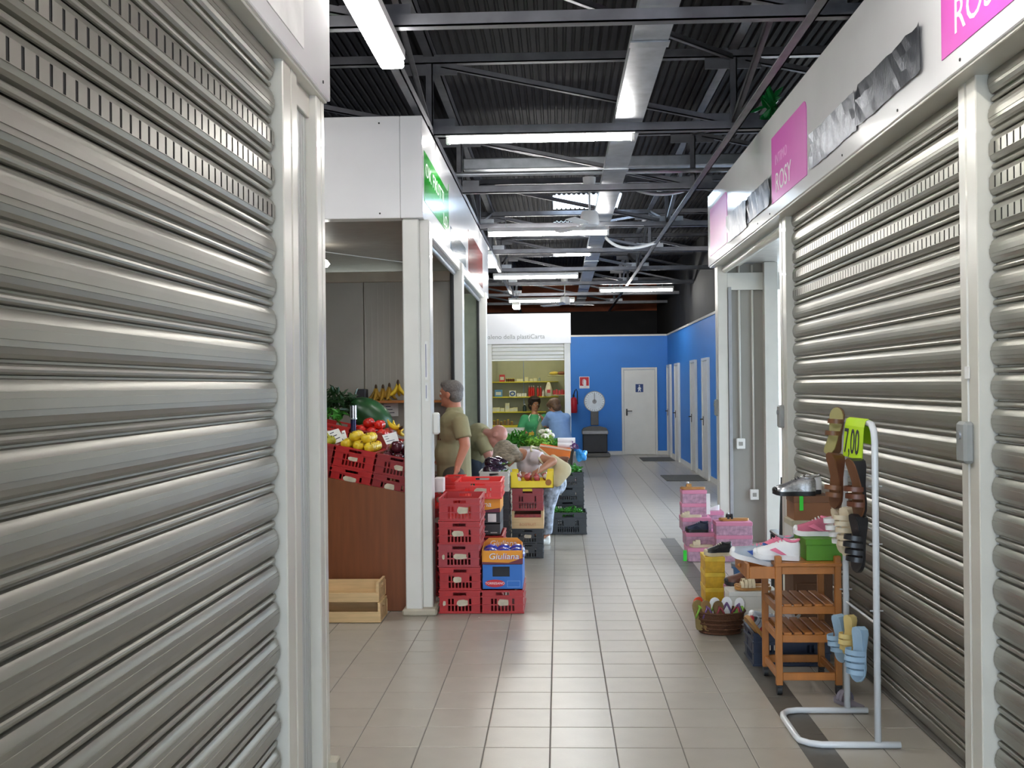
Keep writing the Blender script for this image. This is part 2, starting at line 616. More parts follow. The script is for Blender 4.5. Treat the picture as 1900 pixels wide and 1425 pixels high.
for nx, lab in zip(NODES, ['far left', 'left', 'centre left', 'centre right', 'right']):
    t = thing('roof_stringer', 'long steel stringer under the roof, %s line' % lab, 'stringer', (nx, 0, 0), group='roof stringers')
    angle_bar((0, Y_F, Z_BOT - .01), (0, Y_B, Z_BOT - .01), .06).build('lower_bar', M_TRUSS, t)
    angle_bar((0, Y_F, Z_TOP + .06), (0, Y_B, Z_TOP + .06), .08).build('upper_bar', M_TRUSS, t)
    if nx in (-1.0, 1.4):
        for k in range(len(TR_Y) - 1):
            ya, yb = TR_Y[k], TR_Y[k + 1]
            if k % 2:
                ya, yb = yb, ya
            angle_bar((0, ya, Z_BOT + .03), (0, yb, Z_TOP), .04).build('bracing_bar', M_TRUSS, t)
for k, (xa, ya, xb, yb) in enumerate([(-1.0, 6.07, 1.4, 8.7), (-1.0, 11.33, 1.4, 13.96), (1.4, 16.6, -1.0, 19.2), (1.4, 11.33, 3.8, 8.7)]):
    tag(angle_bar((xa, ya, Z_TOP - .03), (xb, yb, Z_TOP - .03), .04).build('wind_brace', M_TRUSS),
        ['thin diagonal wind brace high above the first ceiling lamp', 'thin diagonal wind brace above the ceiling fans',
         'thin diagonal wind brace in the far roof bay', 'thin diagonal wind brace above the right-hand stall'][k], 'brace')
# cable tray
tray = thing('cable_tray', 'wide galvanised cable tray running lengthwise under the roof', 'cable tray', (0, 0, 0))
for k in range(9):
    ya, yb = Y_F + k * 3.9, Y_F + (k + 1) * 3.9 - .01
    s = MB()
    s.box(.465, .685, ya, min(yb, 29), Z_BOT + .045, Z_BOT + .05)
    s.box(.465, .470, ya, min(yb, 29), Z_BOT + .05, Z_BOT + .12)
    s.box(.680, .685, ya, min(yb, 29), Z_BOT + .05, Z_BOT + .12)
    s.build('tray_section', M_GALV, tray)
    cp = MB().box(.455, .695, yb - .05, yb + .06, Z_BOT + .035, Z_BOT + .044)
    cp.build('splice_plate', M_GALV, tray)
# transverse duct and pipes near the third truss
tag(MB().cbox(-1.0, 2.6, 11.75, 11.95, 3.98, 4.10, .01).build('air_duct', M_GALV), 'flat grey duct crossing under the roof above the trusses', 'duct')
tag(MB().cyl((-6.9, 11.1, 3.80), (4.7, 11.1, 3.80), .025, n=8).build('pipe', M_GALV, None, True), 'thin grey pipe running across beneath the roof', 'pipe')
for k, (pa, pb, pc, lab) in enumerate([
        ((.68, 11.5, 3.78), (1.0, 11.6, 3.55), (1.5, 11.7, 3.75), 'grey flexible conduit sagging from the cable tray, nearer one'),
        ((.68, 15.4, 3.72), (.9, 15.5, 3.45), (1.45, 15.6, 3.68), 'pale flexible conduit sagging from the cable tray, farther one')]):
    pa, pb, pc = Vector(pa), Vector(pb), Vector(pc)
    pts = [pa * (1 - t) ** 2 + pb * 2 * t * (1 - t) + pc * t * t for t in [i / 10 for i in range(11)]]
    tag(MB().tube(pts, .022, 8).build('conduit', M_LAMP if k else M_GALV, None, True), lab, 'conduit')

# fluorescent lamps
def lamp(label, c, L, along, w=.11, wide=False):
    t = thing('ceiling_lamp', label, 'lamp', c, (0, 0, R(90) if along == 'y' else 0), 'fluorescent lamps')
    if wide:
        MB().cbox(-L / 2, L / 2, -w / 2, w / 2, .02, .09, .01).build('housing', M_LAMP, t)
        MB().cbox(-L / 2 + .01, L / 2 - .01, -w / 2 + .006, w / 2 - .006, -.03, .019, .012).build('diffuser', M_TUBE_W, t)
    else:
        MB().prism([(-w / 2, .035), (w / 2, .035), (w / 2 - .015, .085), (-w / 2 + .015, .085)], 'x', -L / 2, L / 2).build('housing', M_LAMP, t)
        MB().cyl((-L / 2 + .03, 0, .004), (L / 2 - .03, 0, .004), .019, n=8).build('tube', M_TUBE, t)
        e = MB()
        e.cbox(-L / 2, -L / 2 + .03, -.025, .025, -.02, .035, .004)
        e.build('end_cap', M_LAMP, t)
        MB().cbox(L / 2 - .03, L / 2, -.025, .025, -.02, .035, .004).build('end_cap', M_LAMP, t)
    for s in (-1, 1):
        MB().cyl((s * L * .35, 0, .085), (s * L * .35, 0, Z_BOT - c[2] + .05), .004, n=5).build('hanger', M_GALV, t)
    return t
M_TUBE_W = mat('lamp_diffuser', (1.0, 0.985, 0.94), 0.4, var=0.0, emit=TUBE * .35)
lamp('wide fluorescent ceiling lamp running lengthwise, nearest the camera', (-.955, 5.55, 3.55), 1.75, 'y', .15, True)
lamp('fluorescent ceiling lamp mounted crosswise, second nearest the camera', ((PX(828, 262, Y=8.72) + PX(1178, 258, Y=8.72)) / 2)[:], 1.5, 'x')
lamp('fluorescent ceiling lamp mounted crosswise just below the nearer fan', ((PX(905, 436, Y=13.6) + PX(1130, 434, Y=13.6)) / 2)[:], 1.5, 'x')
lamp('fluorescent ceiling lamp mounted crosswise in front of the far fan', ((PX(915, 516, Y=19.3) + PX(1073, 515, Y=19.3)) / 2)[:], 1.5, 'x')
lamp('short bright fluorescent lamp behind the cable tray', (PX(1062, 473, Y=17.0))[:], .6, 'x')
lamp('wide fluorescent lamp lengthwise beside the far end of the fruit stall sign', (-1.03, 16.7, 3.55), 1.3, 'y', .16, True)
lamp('fluorescent lamp crosswise in the last roof bay', ((PX(945, 561, Y=24) + PX(1065, 558, Y=24)) / 2)[:], 1.45, 'x')
lamp('small wide lamp above the sign of the far household shop', PX(958, 570, Y=22.0)[:], .5, 'y', .15, True)
for k, (lx, ly, al) in enumerate([(.1, .6, 'x'), (.9, 3.6, 'y'), (-.955, -1.6, 'y'), (.5, -3.2, 'x'),
                                   (-3.4, 6.6, 'x'), (-3.6, 17.5, 'x'), (3.2, 13.8, 'x'), (1.6, 22.3, 'x')]):
    lamp(['fluorescent lamp over the aisle behind the camera', 'fluorescent lamp lengthwise above the right-hand sign board, out of frame',
          'fluorescent lamp over the aisle far behind the camera', 'fluorescent lamp near the entrance behind the camera',
          'fluorescent lamp above the left cross aisle', 'fluorescent lamp left behind the fruit stall', 'fluorescent lamp at the right side entrance',
          'dim fluorescent lamp before the blue wall'][k],
         (lx, ly, 3.55), 1.5, al)

# ceiling fans
def fan(label, c, rot, drop=.42):
    t = thing('ceiling_fan', label, 'fan', c, (0, 0, rot), 'ceiling fans')
    MB().lathe([(.0, .30), (.055, .30), (.075, .42), (.075, .45), (0, .45)], 16).build('canopy_cup', M_LAMP, t, 40)
    MB().cyl((0, 0, .05), (0, 0, .3), .012, n=8).build('down_rod', M_LAMP, t, True)
    MB().lathe([(0, -.10), (.10, -.10), (.115, -.07), (.10, .03), (.085, .06), (0, .07)], 18).build('motor', M_LAMP, t, 40)
    for i in range(3):
        a = i * 2 * math.pi / 3
        Mr = Matrix.Rotation(a, 4, 'Z') @ Matrix.Translation((0, 0, -.1)) @ Matrix.Rotation(R(10), 4, 'X')
        MB().cbox(.09, .22, -.02, .02, -.004, .004, .002, Mr).build('blade_arm', M_LAMP, t)
        MB().cbox(.18, .62, -.06, .06, -.003, .003, .002, Mr).build('blade', M_LAMP, t)
fan('white ceiling fan hanging near the skylight, nearer one', PX(1094, 402, Y=12.6)[:], R(8))
fan('white ceiling fan in the far roof bay, farther one', PX(1048, 556, Y=22.5)[:], R(20))
# ================================================================== STALL SHUTTERS
PITCH = .135
def slat_profile():
    # (depth towards the aisle, height) ; bead at the bottom, ribbed bowed face above
    p = []
    for i in range(7):
        a = -math.pi / 2 + math.pi * i / 6
        p.append((.002 + .011 * math.cos(a), .012 + .011 * math.sin(a)))
    p += [(-.006, .0255), (-.006, .030), (.008, .033), (.016, .041), (.0205, .054), (.0225, .0545), (.0235, .068),
          (.0255, .0685), (.0255, .090), (.0235, .0905), (.0225, .104), (.0205, .1045), (.016, .118), (.008, .127), (-.006, .130), (-.006, PITCH)]
    return p
PROF = slat_profile()
I0 = next(i for i, q in enumerate(PROF) if q == (.0235, .068))
def slat_mesh(L, slots):
    """profile swept along local x (0..L), bulging to -y"""
    s = MB()
    n = len(PROF)
    if not slots:
        s.add([(x, -d, z) for x in (0, L) for d, z in PROF],
              [(i, i + 1, n + i + 1, n + i) for i in range(n - 1)])
        s.add([(x, .004 if (z < .03 or z > .128) else .004, z) for x in (0, L) for d, z in (PROF[0], PROF[-1])], [(0, 1, 3, 2)])
    else:
        lo, hi = .056, .103
        low = [q for q in PROF if q[1] <= .0545] + [(.0225, lo)]
        high = [(.0225, hi)] + [q for q in PROF if q[1] >= .104]
        for part in (low, high):
            m = len(part)
            s.add([(x, -d, z) for x in (0, L) for d, z in part],
                  [(i, i + 1, m + i + 1, m + i) for i in range(m - 1)])
        k = int((L - .04) / .06)
        x = 0.0
        for i in range(k + 1):
            x1 = L if i == k else .05 + i * .06
            s.add([(x, -.0225, lo), (x1, -.0225, lo), (x1, -.0225, (lo + hi) / 2), (x, -.0225, (lo + hi) / 2),
                   (x1, -.0225, hi), (x, -.0225, hi)], [(0, 1, 2, 3), (3, 2, 4, 5)])
            x = x1 + .014
        s.add([(0, .03, 0), (L, .03, 0), (L, .03, PITCH), (0, .03, PITCH)], [(0, 1, 2, 3)])
    return s.mesh('slat', M_STEEL, 25)
def shutter(label, loc, rotz, L, n=21, z0=.06, slots=(16, 17, 18)):
    t = thing('roller_shutter', label, 'shutter', loc, (0, 0, rotz), 'closed roller shutters')
    plain, slot = slat_mesh(L, False), slat_mesh(L, True)
    for k in range(n):
        s = obj('slat', slot if k in slots else plain, t, (0, 0, z0 + k * PITCH))
        if k in slots:
            s['label'] = 'slat with a row of vertical vent slots'
            MB().box(.03, L - .03, -.0205, -.0195, .0555, .1035).build('slot_shade', M_DARK, s)  # dark strip close behind the slots stands for the shade inside
    MB().cbox(0, L, -.02, .01, .013, z0, .004).build('bottom_rail', M_STEEL, t)
    MB().box(0, L, .045, .05, .013, z0 + n * PITCH).build('backing', M_DARK, t)
    return t
SH_X = 1.745
# local x runs along +Y on the left (facing +X -> local -y = +X): rot +90 ; on the right local x runs along -Y: rot -90
shutter('grey steel roller shutter filling the left foreground', (-1.06, .3, 0), R(90), 3.70)
shutter('grey steel roller shutter on the right behind the shoe cart', (SH_X, 8.13, 0), R(-90), 3.49)
shutter('grey steel roller shutter at the right edge of the picture', (SH_X, 4.44, 0), R(-90), 3.40)

# posts with guide channels
def post(parent, x0, x1, y0, y1, z1=2.9, side=1, m=M_POST, foot=False):
    """hollow section post with two shallow grooves on the aisle face (side=+1: aisle at -x of the post)"""
    s = MB()
    w = y1 - y0
    if side > 0:
        poly = [(x0, y0 + .004), (x0 + .004, y0), (x1, y0), (x1, y1), (x0 + .004, y1), (x0, y1 - .004),
                (x0, y0 + w * .62), (x0 + .010, y0 + w * .60), (x0 + .010, y0 + w * .52), (x0, y0 + w * .50)]
    else:
        poly = [(x1, y0 + .004), (x1 - .004, y0), (x0, y0), (x0, y1), (x1 - .004, y1), (x1, y1 - .004),
                (x1, y0 + w * .62), (x1 - .010, y0 + w * .60), (x1 - .010, y0 + w * .52), (x1, y0 + w * .50)]
    s.prism(poly, 'z', 0.0, z1)
    o = s.build('post', m, parent)
    if foot:
        f = MB().cbox(x0 - .03, x1 + .02, y0 - .03, y1 + .02, .0, .045, .006)
        f.build('post_foot', mat('dirty_foot', (0.45, 0.41, 0.32), 0.7, var=.3, scale=25), parent)
    return o
def fascia(parent, x0, x1, y0, y1, z0=2.885, z1=3.63, name='fascia_board'):
    return MB().cbox(x0, x1, y0, y1, z0, z1, .004).build(name, M_FASCIA, parent)
def screws(parent, pts, m=None):
    for p, ax in pts:
        s = MB()
        q = Vector(p)
        d = {'x': Vector((.004, 0, 0)), '-x': Vector((-.004, 0, 0)), '-y': Vector((0, -.004, 0))}[ax]
        s.cyl(q, q + d, .007, n=6)
        s.build('screw', M_RUBBER, parent)

# ---------------------------------------------------------------- near left stall
nl = thing('market_stall', 'white-posted market stall with closed shutter in the left foreground', 'market stall', (0, 0, 0))
post(nl, -1.12, -1.01, 4.03, 4.25, 2.885, -1)
post(nl, -1.10, -1.0, 4.55, 4.70, 2.885, -1)
# ribbed infill panel
rp = MB()
yy = 4.29
for i in range(7):
    y0_, y1_ = 4.25 + i * .043, 4.25 + (i + 1) * .043
    rp.add([(-1.06, y0_, 0), (-1.045, y0_ + .008, 0), (-1.045, y1_ - .008, 0), (-1.06, y1_, 0),
            (-1.06, y0_, 2.885), (-1.045, y0_ + .008, 2.885), (-1.045, y1_ - .008, 2.885), (-1.06, y1_, 2.885)],
           [(0, 1, 5, 4), (1, 2, 6, 5), (2, 3, 7, 6)])
rp.build('infill_panel', mat('rib_panel', (0.50, 0.51, 0.50), 0.3, 0.3, .03), nl)
MB().cbox(-1.055, -1.03, 4.25, 4.55, 2.78, 2.885, .003).build('panel_head', M_POST, nl)
fl = fascia(nl, -1.14, -.972, -2.0, 4.70)
MB().cbox(-1.22, -.985, -2.0, 4.69, 2.875, 2.90, .003).build('soffit', M_POST, nl)
MB().box(-3.4, -1.14, 4.62, 4.68, 0, 2.885).build('end_wall', M_GREYPANEL, nl)
MB().box(-3.4, -1.14, 4.62, 4.70, 2.885, 3.63).build('end_fascia', M_FASCIA, nl)
MB().box(-3.4, -1.0, -2.0, 4.66, 2.90, 2.95).build('stall_roof', M_GREYPANEL, nl)
MB().cbox(-.9715, -.9685, 2.0, 4.20, 2.96, 3.58, .001).build('paper_sheet', M_PAPER, fl)
screws(nl, [((-.972, 4.55, 2.93), 'x'), ((-.972, 3.4, 2.92), 'x')])
MB().cbox(-1.02, -.965, 4.66, 4.74, 0.0, .05, .006).build('post_foot', mat('dirty_foot', (0.45, 0.41, 0.32), 0.7), nl)

# ---------------------------------------------------------------- right stalls
rs = thing('market_stall', 'row of market stalls on the right under the pink-signed white board', 'market stall', (0, 0, 0))
post(rs, 1.675, 1.80, 4.45, 4.64, 2.89, 1)
post(rs, 1.675, 1.80, 8.12, 8.34, 2.89, 1)
post(rs, 1.66, 1.76, 11.45, 11.64, 2.89, 1)
fr = fascia(rs, 1.60, 1.78, -2.0, 11.68, 2.885, 3.63)
MB().cbox(1.61, 1.90, -2.0, 11.66, 2.872, 2.90, .003).build('soffit', M_POST, rs)
MB().box(1.62, 4.8, -2.0, 11.66, 2.905, 2.94).build('stall_roof', mat('ribbed_ceiling', (0.62, 0.6, 0.56), 0.35, 0.3), rs)
# side partitions
MB().box(1.80, 4.8, 4.50, 4.56, 0, 2.9).build('partition', M_GREYPANEL, rs)
MB().box(1.80, 4.8, 8.20, 8.26, 0, 2.9).build('partition', M_GREYPANEL, rs)
pe = MB().box(1.76, 2.20, 11.50, 11.56, 0, 2.9).build('partition', M_GREYPANEL, rs)
MB().cbox(1.76, 4.7, 11.46, 11.52, 2.62, 2.80, .003).build('head_rail', M_POST, rs)
MB().cbox(2.13, 2.27, 11.40, 11.56, 0, 2.9, .004).build('post', M_POST, rs)
MB().cbox(1.765, 1.80, 11.44, 11.50, 0, 2.65, .003).build('guide_rail', mat('grey_rail', (.35, .35, .35), .4), rs)
# conduits and sockets on the partition
for nm, xx, ztop, zb in (('conduit_pipe', 1.885, 2.88, 1.08), ('conduit_pipe', 2.02, 2.88, .55)):
    MB().cyl((xx, 11.485, zb), (xx, 11.485, ztop), .012, n=8).build(nm, M_POST, rs, True)
    so = MB().cbox(xx - .045, xx + .045, 11.455, 11.50, zb - .11, zb, .006).build('wall_socket', M_WHITE, rs)
    MB().cbox(xx - .02, xx + .02, 11.450, 11.455, zb - .075, zb - .035, .002).build('socket_face', M_GREYPANEL, so)
# open bay: roller tube seen under the board
MB().cyl((1.74, 8.34, 2.83), (1.74, 11.45, 2.83), .035, n=10).build('guide_rail', M_POST, rs, True)
# lock boxes on the posts
for (yb, zz, xx) in ((4.55, 1.40, 1.635), (8.28, 1.40, 1.64), (11.54, 1.40, 1.63)):
    bx = MB().cbox(xx - .0, xx + .045, yb - .05, yb + .05, zz - .085, zz + .085, .012).build('lock_box', mat('lock_grey', (.30, .31, .30), .45), rs)
    MB().cyl((xx + .003, yb, zz + .03), (xx - .008, yb, zz + .03), .018, n=12).build('lock_barrel', M_GALV, bx)
MB().cbox(1.668, 1.672, 4.53, 4.58, 1.66, 1.71, .001).build('sticker', M_PAPER, rs)
# pink signs, foil covers on the board
M_PINK = mat('sign_pink', H('e060c4'), 0.35, 0, .02)
def rr_poly(y0, y1, z0, z1, r=.07):
    """rectangle with one rounded top corner at y0 (near end)"""
    p = [(y1, z0), (y1, z1), (y0 + r, z1)]
    for i in range(1, 6):
        a = math.pi / 2 + math.pi / 2 * i / 6
        p.append((y0 + r + r * math.cos(a), z1 - r + r * math.sin(a)))
    return p + [(y0, z1 - r), (y0, z0)]
for k, (ya, yb) in enumerate(((7.06, 8.2), (3.46, 4.6), (10.36, 11.5))):
    s = MB().prism(rr_poly(ya, yb, 2.975, 3.46), 'x', 1.596, 1.5995).build('sign_panel', M_PINK, fr)
    s['label'] = 'pink sign panel'
    if k < 2:
        text_mesh('sign_lettering', 'INTIMO', .105, mat('pale_pink_print', H('f4b4e4'), .5), s, frame((1.5955, yb - .13, 3.235), (0, -1, 0), (0, 0, 1)), .0006, sx=1.15)
        text_mesh('sign_lettering', 'ROSY', .20, M_WTEXT, s, frame((1.5955, yb - .14, 3.035), (0, -1, 0), (0, 0, 1)), .0006, sx=1.08)
M_FOIL = mat('dark_foil', (0.075, 0.08, 0.10), 0.32, 0.8, .2, 6, bump=.35, bscale=35, stretch=(1, 4, .6))
random.seed(3)
for k, (ya, yb, z0, z1) in enumerate(((4.82, 5.85, 3.0, 3.215), (5.87, 6.94, 2.985, 3.205), (8.24, 9.2, 2.985, 3.20), (9.25, 10.3, 2.96, 3.21))):
    s = MB()
    N = 14
    pts = []
    for i in range(N + 1):
        u = i / N
        yy = ya + (yb - ya) * u
        for j in range(4):
            v = j / 3
            bul = .004 + .006 * random.random()
            if i in (0, N) and random.random() < .6:
                bul += .012
            pts.append((1.598 - bul, yy + random.uniform(-.006, .006), z0 + (z1 - z0) * v + random.uniform(-.006, .006)))
    s.add(pts, [(i * 4 + j, i * 4 + j + 1, (i + 1) * 4 + j + 1, (i + 1) * 4 + j) for i in range(N) for j in range(3)])
    o = s.build('foil_cover', M_FOIL, fr)
    o['label'] = 'crumpled dark foil strip taped over lettering'
screws(rs, [((1.60, yy, 2.92), '-x') for yy in (4.4, 5.2, 6.2, 8.3, 8.8, 10.9)])
# interior far end glass front with daylight (frame pieces)
wn = sroot('window_1', 'daylight glazing behind the open right-hand stall', (X_R, 9.85, 0))
fm = MB()
for yy in (-1.5, -.5, .5, 1.5):
    fm.cbox(-.02, .06, yy - .03, yy + .03, .3, 2.8, .004)
fm.cbox(-.02, .06, -1.53, 1.53, .3, .38, .004)
fm.cbox(-.02, .06, -1.53, 1.53, 2.72, 2.8, .004)
fm.cbox(-.02, .06, -1.53, 1.53, 1.5, 1.56, .004)
fm.build('window_frame', mat('blue_frame', H('2a5fa8'), .4), wn)

# ---------------------------------------------------------------- fruit stall on the left
FX, FY0, FY1 = -.96, 7.84, 15.25
fs = thing('market_stall', 'open fruit and vegetable stall with green signs on its white board', 'market stall', (0, 0, 0))
f1 = fascia(fs, FX - .16, FX, FY0, FY1, 2.865, 3.60)
f2 = fascia(fs, -5.5, FX - .162, FY0, FY0 + .14, 2.865, 3.60, 'front_board')
# corner post: L shaped, two sections
MB().cbox(-1.115, -.995, 7.87, 8.02, 0, 2.865, .008).build('post', M_WHITE, fs)
MB().cbox(-1.0, -.925, 7.93, 8.12, 0, 2.865, .008).build('post', M_WHITE, fs)
MB().cbox(-1.14, -.89, 7.84, 8.15, .0, .05, .012).build('post_foot', mat('dirty_foot', (0.45, 0.41, 0.32), 0.7), fs)
post(fs, -1.04, -.935, 10.78, 10.96, 2.87, -1, M_WHITE)
post(fs, -1.04, -.93, 14.25, 14.45, 2.87, -1, M_WHITE)
MB().cbox(-1.05, -1.02, 10.70, 10.80, 0, 2.8, .003).build('guide_rail', M_DARK, fs)
MB().cbox(-1.05, -1.02, 14.15, 14.26, 0, 2.8, .003).build('guide_rail', M_DARK, fs)
for ya, yb in ((8.12, 10.76), (10.98, 14.2)):
    MB().cbox(-1.05, -.955, ya, yb, 2.79, 2.87, .01).build('shutter_housing', M_POST, fs)
    MB().cyl((-1.02, ya, 2.77), (-1.02, yb, 2.77), .022, n=8).build('guide_rail', M_GALV, fs, True)
# back partition in panels (faces the camera), with ribbed panel
M_WALLIN = mat('stall_panel', (0.44, 0.415, 0.36), 0.45, 0, .03, 3)
px = -5.5
for i in range(4):
    x1 = (-4.1, -3.0, -1.94, -1.02)[i]
    MB().cbox(px + .003, x1 - .003, 10.90, 10.94, 0, 2.70, .003).build('wall_panel', M_WALLIN, fs)
    px = x1
rb = MB()
for i in range(15):
    xx = -1.93 + i * .06
    rb.box(xx, xx + .012, 10.896, 10.90, 1.55, 2.70)
rb.build('panel_ribs', M_WALLIN, fs)
MB().box(-5.5, -1.02, 10.945, 10.96, 0, 2.8).build('wall_core', M_DARK, fs)
MB().cbox(-5.5, -1.05, 10.84, 10.93, 2.70, 2.80, .004).build('beam', mat('stall_beam', (.5, .43, .33), .5), fs)
MB().cbox(-5.5, -1.0, 14.30, 14.36, 0, 2.86, .004).build('wall_panel', mat('panel_green_light', (0.42, 0.47, 0.36), 0.45), fs)  # greenish light is put into this panel's colour
MB().box(-5.6, -5.5, FY0, FY1, 0, 3.6).build('wall_panel', M_WALLIN, fs)
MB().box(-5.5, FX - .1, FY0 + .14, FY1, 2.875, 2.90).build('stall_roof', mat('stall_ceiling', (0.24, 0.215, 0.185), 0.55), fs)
MB().cbox(-5.5, FX - .02, FY1 - .1, FY1 - .002, 2.866, 3.6, .004).build('end_board', M_FASCIA, fs)
# tie wires under the stall ceiling
for a, b2 in (((600, 450), (678, 418)), ((600, 467), (752, 487))):
    pa, pb = PX(*a, Y=9.2), PX(*b2, Y=9.2 if a[1] < 460 else 9.9)
    MB().cyl(pa, pb, .004, n=5).build('tie_wire', M_PAPER, fs)
# stall lamp
lp = thing('stall_lamp', 'small white lamp hanging inside the fruit stall', 'lamp', PX(597, 490, Y=9.3)[:])
MB().lathe([(0, -.03), (.05, -.025), (.07, 0), (.05, .03), (.01, .05), (0, .05)], 14).build('bulb', mat('lamp_glow', (1, 1, .92), .4, var=0, emit=7), lp, True)
MB().cyl((0, 0, .045), (0.02, 0, .32), .004, n=5).build('cord', M_PAPER, lp)
lp = thing('stall_lamp', 'added unseen lamp brightening the second bay of the fruit stall', 'lamp', (-2.4, 12.6, 2.80))  # added lamp, out of sight, brightens the second bay
MB().cbox(-.6, .6, -.04, .04, .02, .07, .004).build('housing', M_LAMP, lp)
MB().cyl((-.57, 0, 0), (.57, 0, 0), .016, n=8).build('tube', mat('bay_fill_tube', (.95, 1, .9), .4, var=0, emit=24), lp)
# green signs
M_GREEN = mat('sign_green', H('22b02c'), 0.15, 0, .03)
s = MB().prism(rr_poly(9.71, 7.94, 3.0, 3.37, -.08), 'x', FX, FX + .003).build('sign_panel', M_GREEN, f1)
s['label'] = 'green sign panel with white lettering'
text_mesh('sign_lettering', 'OK FRUTTI', .15, M_WTEXT, s, frame((FX + .0035, 8.0, 3.20), (0, 1, 0), (0, 0, 1)), .0006, sx=1.75)
text_mesh('sign_lettering', 'LO', .14, M_WTEXT, s, frame((FX + .0035, 9.25, 3.03), (0, 1, 0), (0, 0, 1)), .0006, sx=1.75)
s = MB().prism([(-3.0, 2.93), (-3.0, 3.36), (-1.76, 3.36), (-1.71, 3.34), (-1.69, 3.29), (-1.69, 2.93)], 'y', FY0 - .003, FY0).build('sign_panel', M_GREEN, f2)
s['label'] = 'green sign panel'
s = MB().cbox(FX, FX + .003, 9.86, 11.5, 2.895, 3.10, .001).build('sign_panel', mat('sign_landscape', H('4f6f85'), 0.14, 0, .7, 6, stretch=(1, .6, 3)), f1)
s['label'] = 'blue-grey landscape sign panel'
s = MB().cbox(FX, FX + .003, 11.85, 14.05, 2.90, 3.35, .001).build('sign_panel', mat('sign_red', H('8e2f2c'), 0.14, 0, .08), f1)
s['label'] = 'dark red sign panel with a white swirl'
sw = [(FX + .0045, 12.0 + 1.9 * t, 3.08 + .11 * math.sin(t * 7.0) * (1 - .3 * t)) for t in [i / 30 for i in range(31)]]
MB().tube(sw, [.012 + .02 * math.sin(math.pi * i / 30) for i in range(31)], 6).xf(Matrix.Translation((FX * .95, 0, 0)) @ Matrix.Diagonal((.05, 1, 1, 1))).build('swirl', M_WTEXT, s)
sc = [(FX + .0045, 12.3 + 1.5 * t, 2.97 + .05 * math.sin(t * 40)) for t in [i / 60 for i in range(61)]]
MB().tube(sc, .010, 5).xf(Matrix.Translation((FX * .95, 0, 0)) @ Matrix.Diagonal((.05, 1, 1, 1))).build('script_line', M_WTEXT, s)
screws(fs, [((-1.27, FY0, 3.55), '-y'), ((-1.27, FY0, 2.90), '-y')])
# labels and intercom on the corner post
for z0, z1 in ((1.70, 1.98), (1.545, 1.68)):
    MB().cbox(-.966, -.945, 7.927, 7.930, z0, z1, .0005).build('post_label', M_PAPER, fs)
    MB().box(-.962, -.957, 7.925, 7.927, z0 + .02, z1 - .02).build('post_label_print', mat('ink_blue', (.2, .22, .35), .6), fs)
MB().cbox(-.926, -.875, 8.0, 8.06, 1.30, 1.46, .012).build('wall_box', M_WHITE, fs)

# ---------------------------------------------------------------- far household shop
SX1, SY0 = .22, 19.5
sh = thing('market_stall', 'far household goods shop under a white board with grey lettering', 'market stall', (0, 0, 0))
zb, zt = PX(1000, 638, Y=SY0).z, PX(1000, 582, Y=SY0).z
b1 = MB().cbox(-4.2, SX1 + .01, SY0 - .06, SY0 + .06, zb, zt, .005).build('fascia_board', M_FASCIA, sh)
MB().cbox(SX1 - .10, SX1 + .01, SY0 + .062, 22.2, zb, zt, .005).build('fascia_board', M_FASCIA, sh)
pr = PX(1011, 628, Y=SY0 - .063)
text_mesh('sign_lettering', 'arcobaleno della plastiCarta', .113, mat('grey_print', (.32, .32, .30), .5), b1, frame((pr.x, SY0 - .0615, pr.z), (1, 0, 0), (0, 0, 1)), .0008, 'RIGHT')
MB().cbox(SX1 - .11, SX1, SY0 - .04, SY0 + .06, 0, zb, .004).build('post', M_WHITE, sh)
MB().cbox(-1.30, -1.18, SY0 - .04, SY0 + .06, 0, zb, .004).build('post', M_WHITE, sh)
for k in range(4):
    MB().cbox(-1.18, SX1 - .11, SY0 - .02, SY0 + .02, zb - .068 * (k + 1) + .004, zb - .068 * k, .012).build('shutter_slat', M_WHITE, sh)
MB().cbox(-1.18, SX1 - .11, SY0 - .03, SY0 + .03, zb - .30, zb - .272, .006).build('shutter_rail', M_WHITE, sh)
M_SHOPIN = mat('shop_panel', (0.40, 0.40, 0.25), 0.5, 0, .03)
BKY = 21.6
for i in range(5):
    MB().cbox(-4.2 + i * .88, -4.2 + (i + 1) * .88 - .006, BKY, BKY + .05, 0, zt - .02, .003).build('wall_panel', M_SHOPIN, sh)
MB().box(SX1 - .06, SX1 - .01, SY0 + .06, BKY, 0, zb).build('wall_panel', M_SHOPIN, sh)
MB().box(-4.2, SX1, SY0 + .06, BKY + .05, zt - .02, zt).build('stall_roof', M_SHOPIN, sh)
MB().box(-4.25, -4.2, SY0, BKY + .05, 0, zt).build('wall_panel', M_SHOPIN, sh)
# lamp inside the shop
lp = thing('stall_lamp', 'fluorescent lamp inside the far household shop', 'lamp', (-.6, 20.3, zb + .2))
MB().cbox(-.6, .6, -.04, .04, .02, .07, .004).build('housing', M_LAMP, lp)
MB().cyl((-.57, 0, 0), (.57, 0, 0), .016, n=8).build('tube', mat('warm_tube', (1, .97, .75), .4, var=0, emit=26), lp)
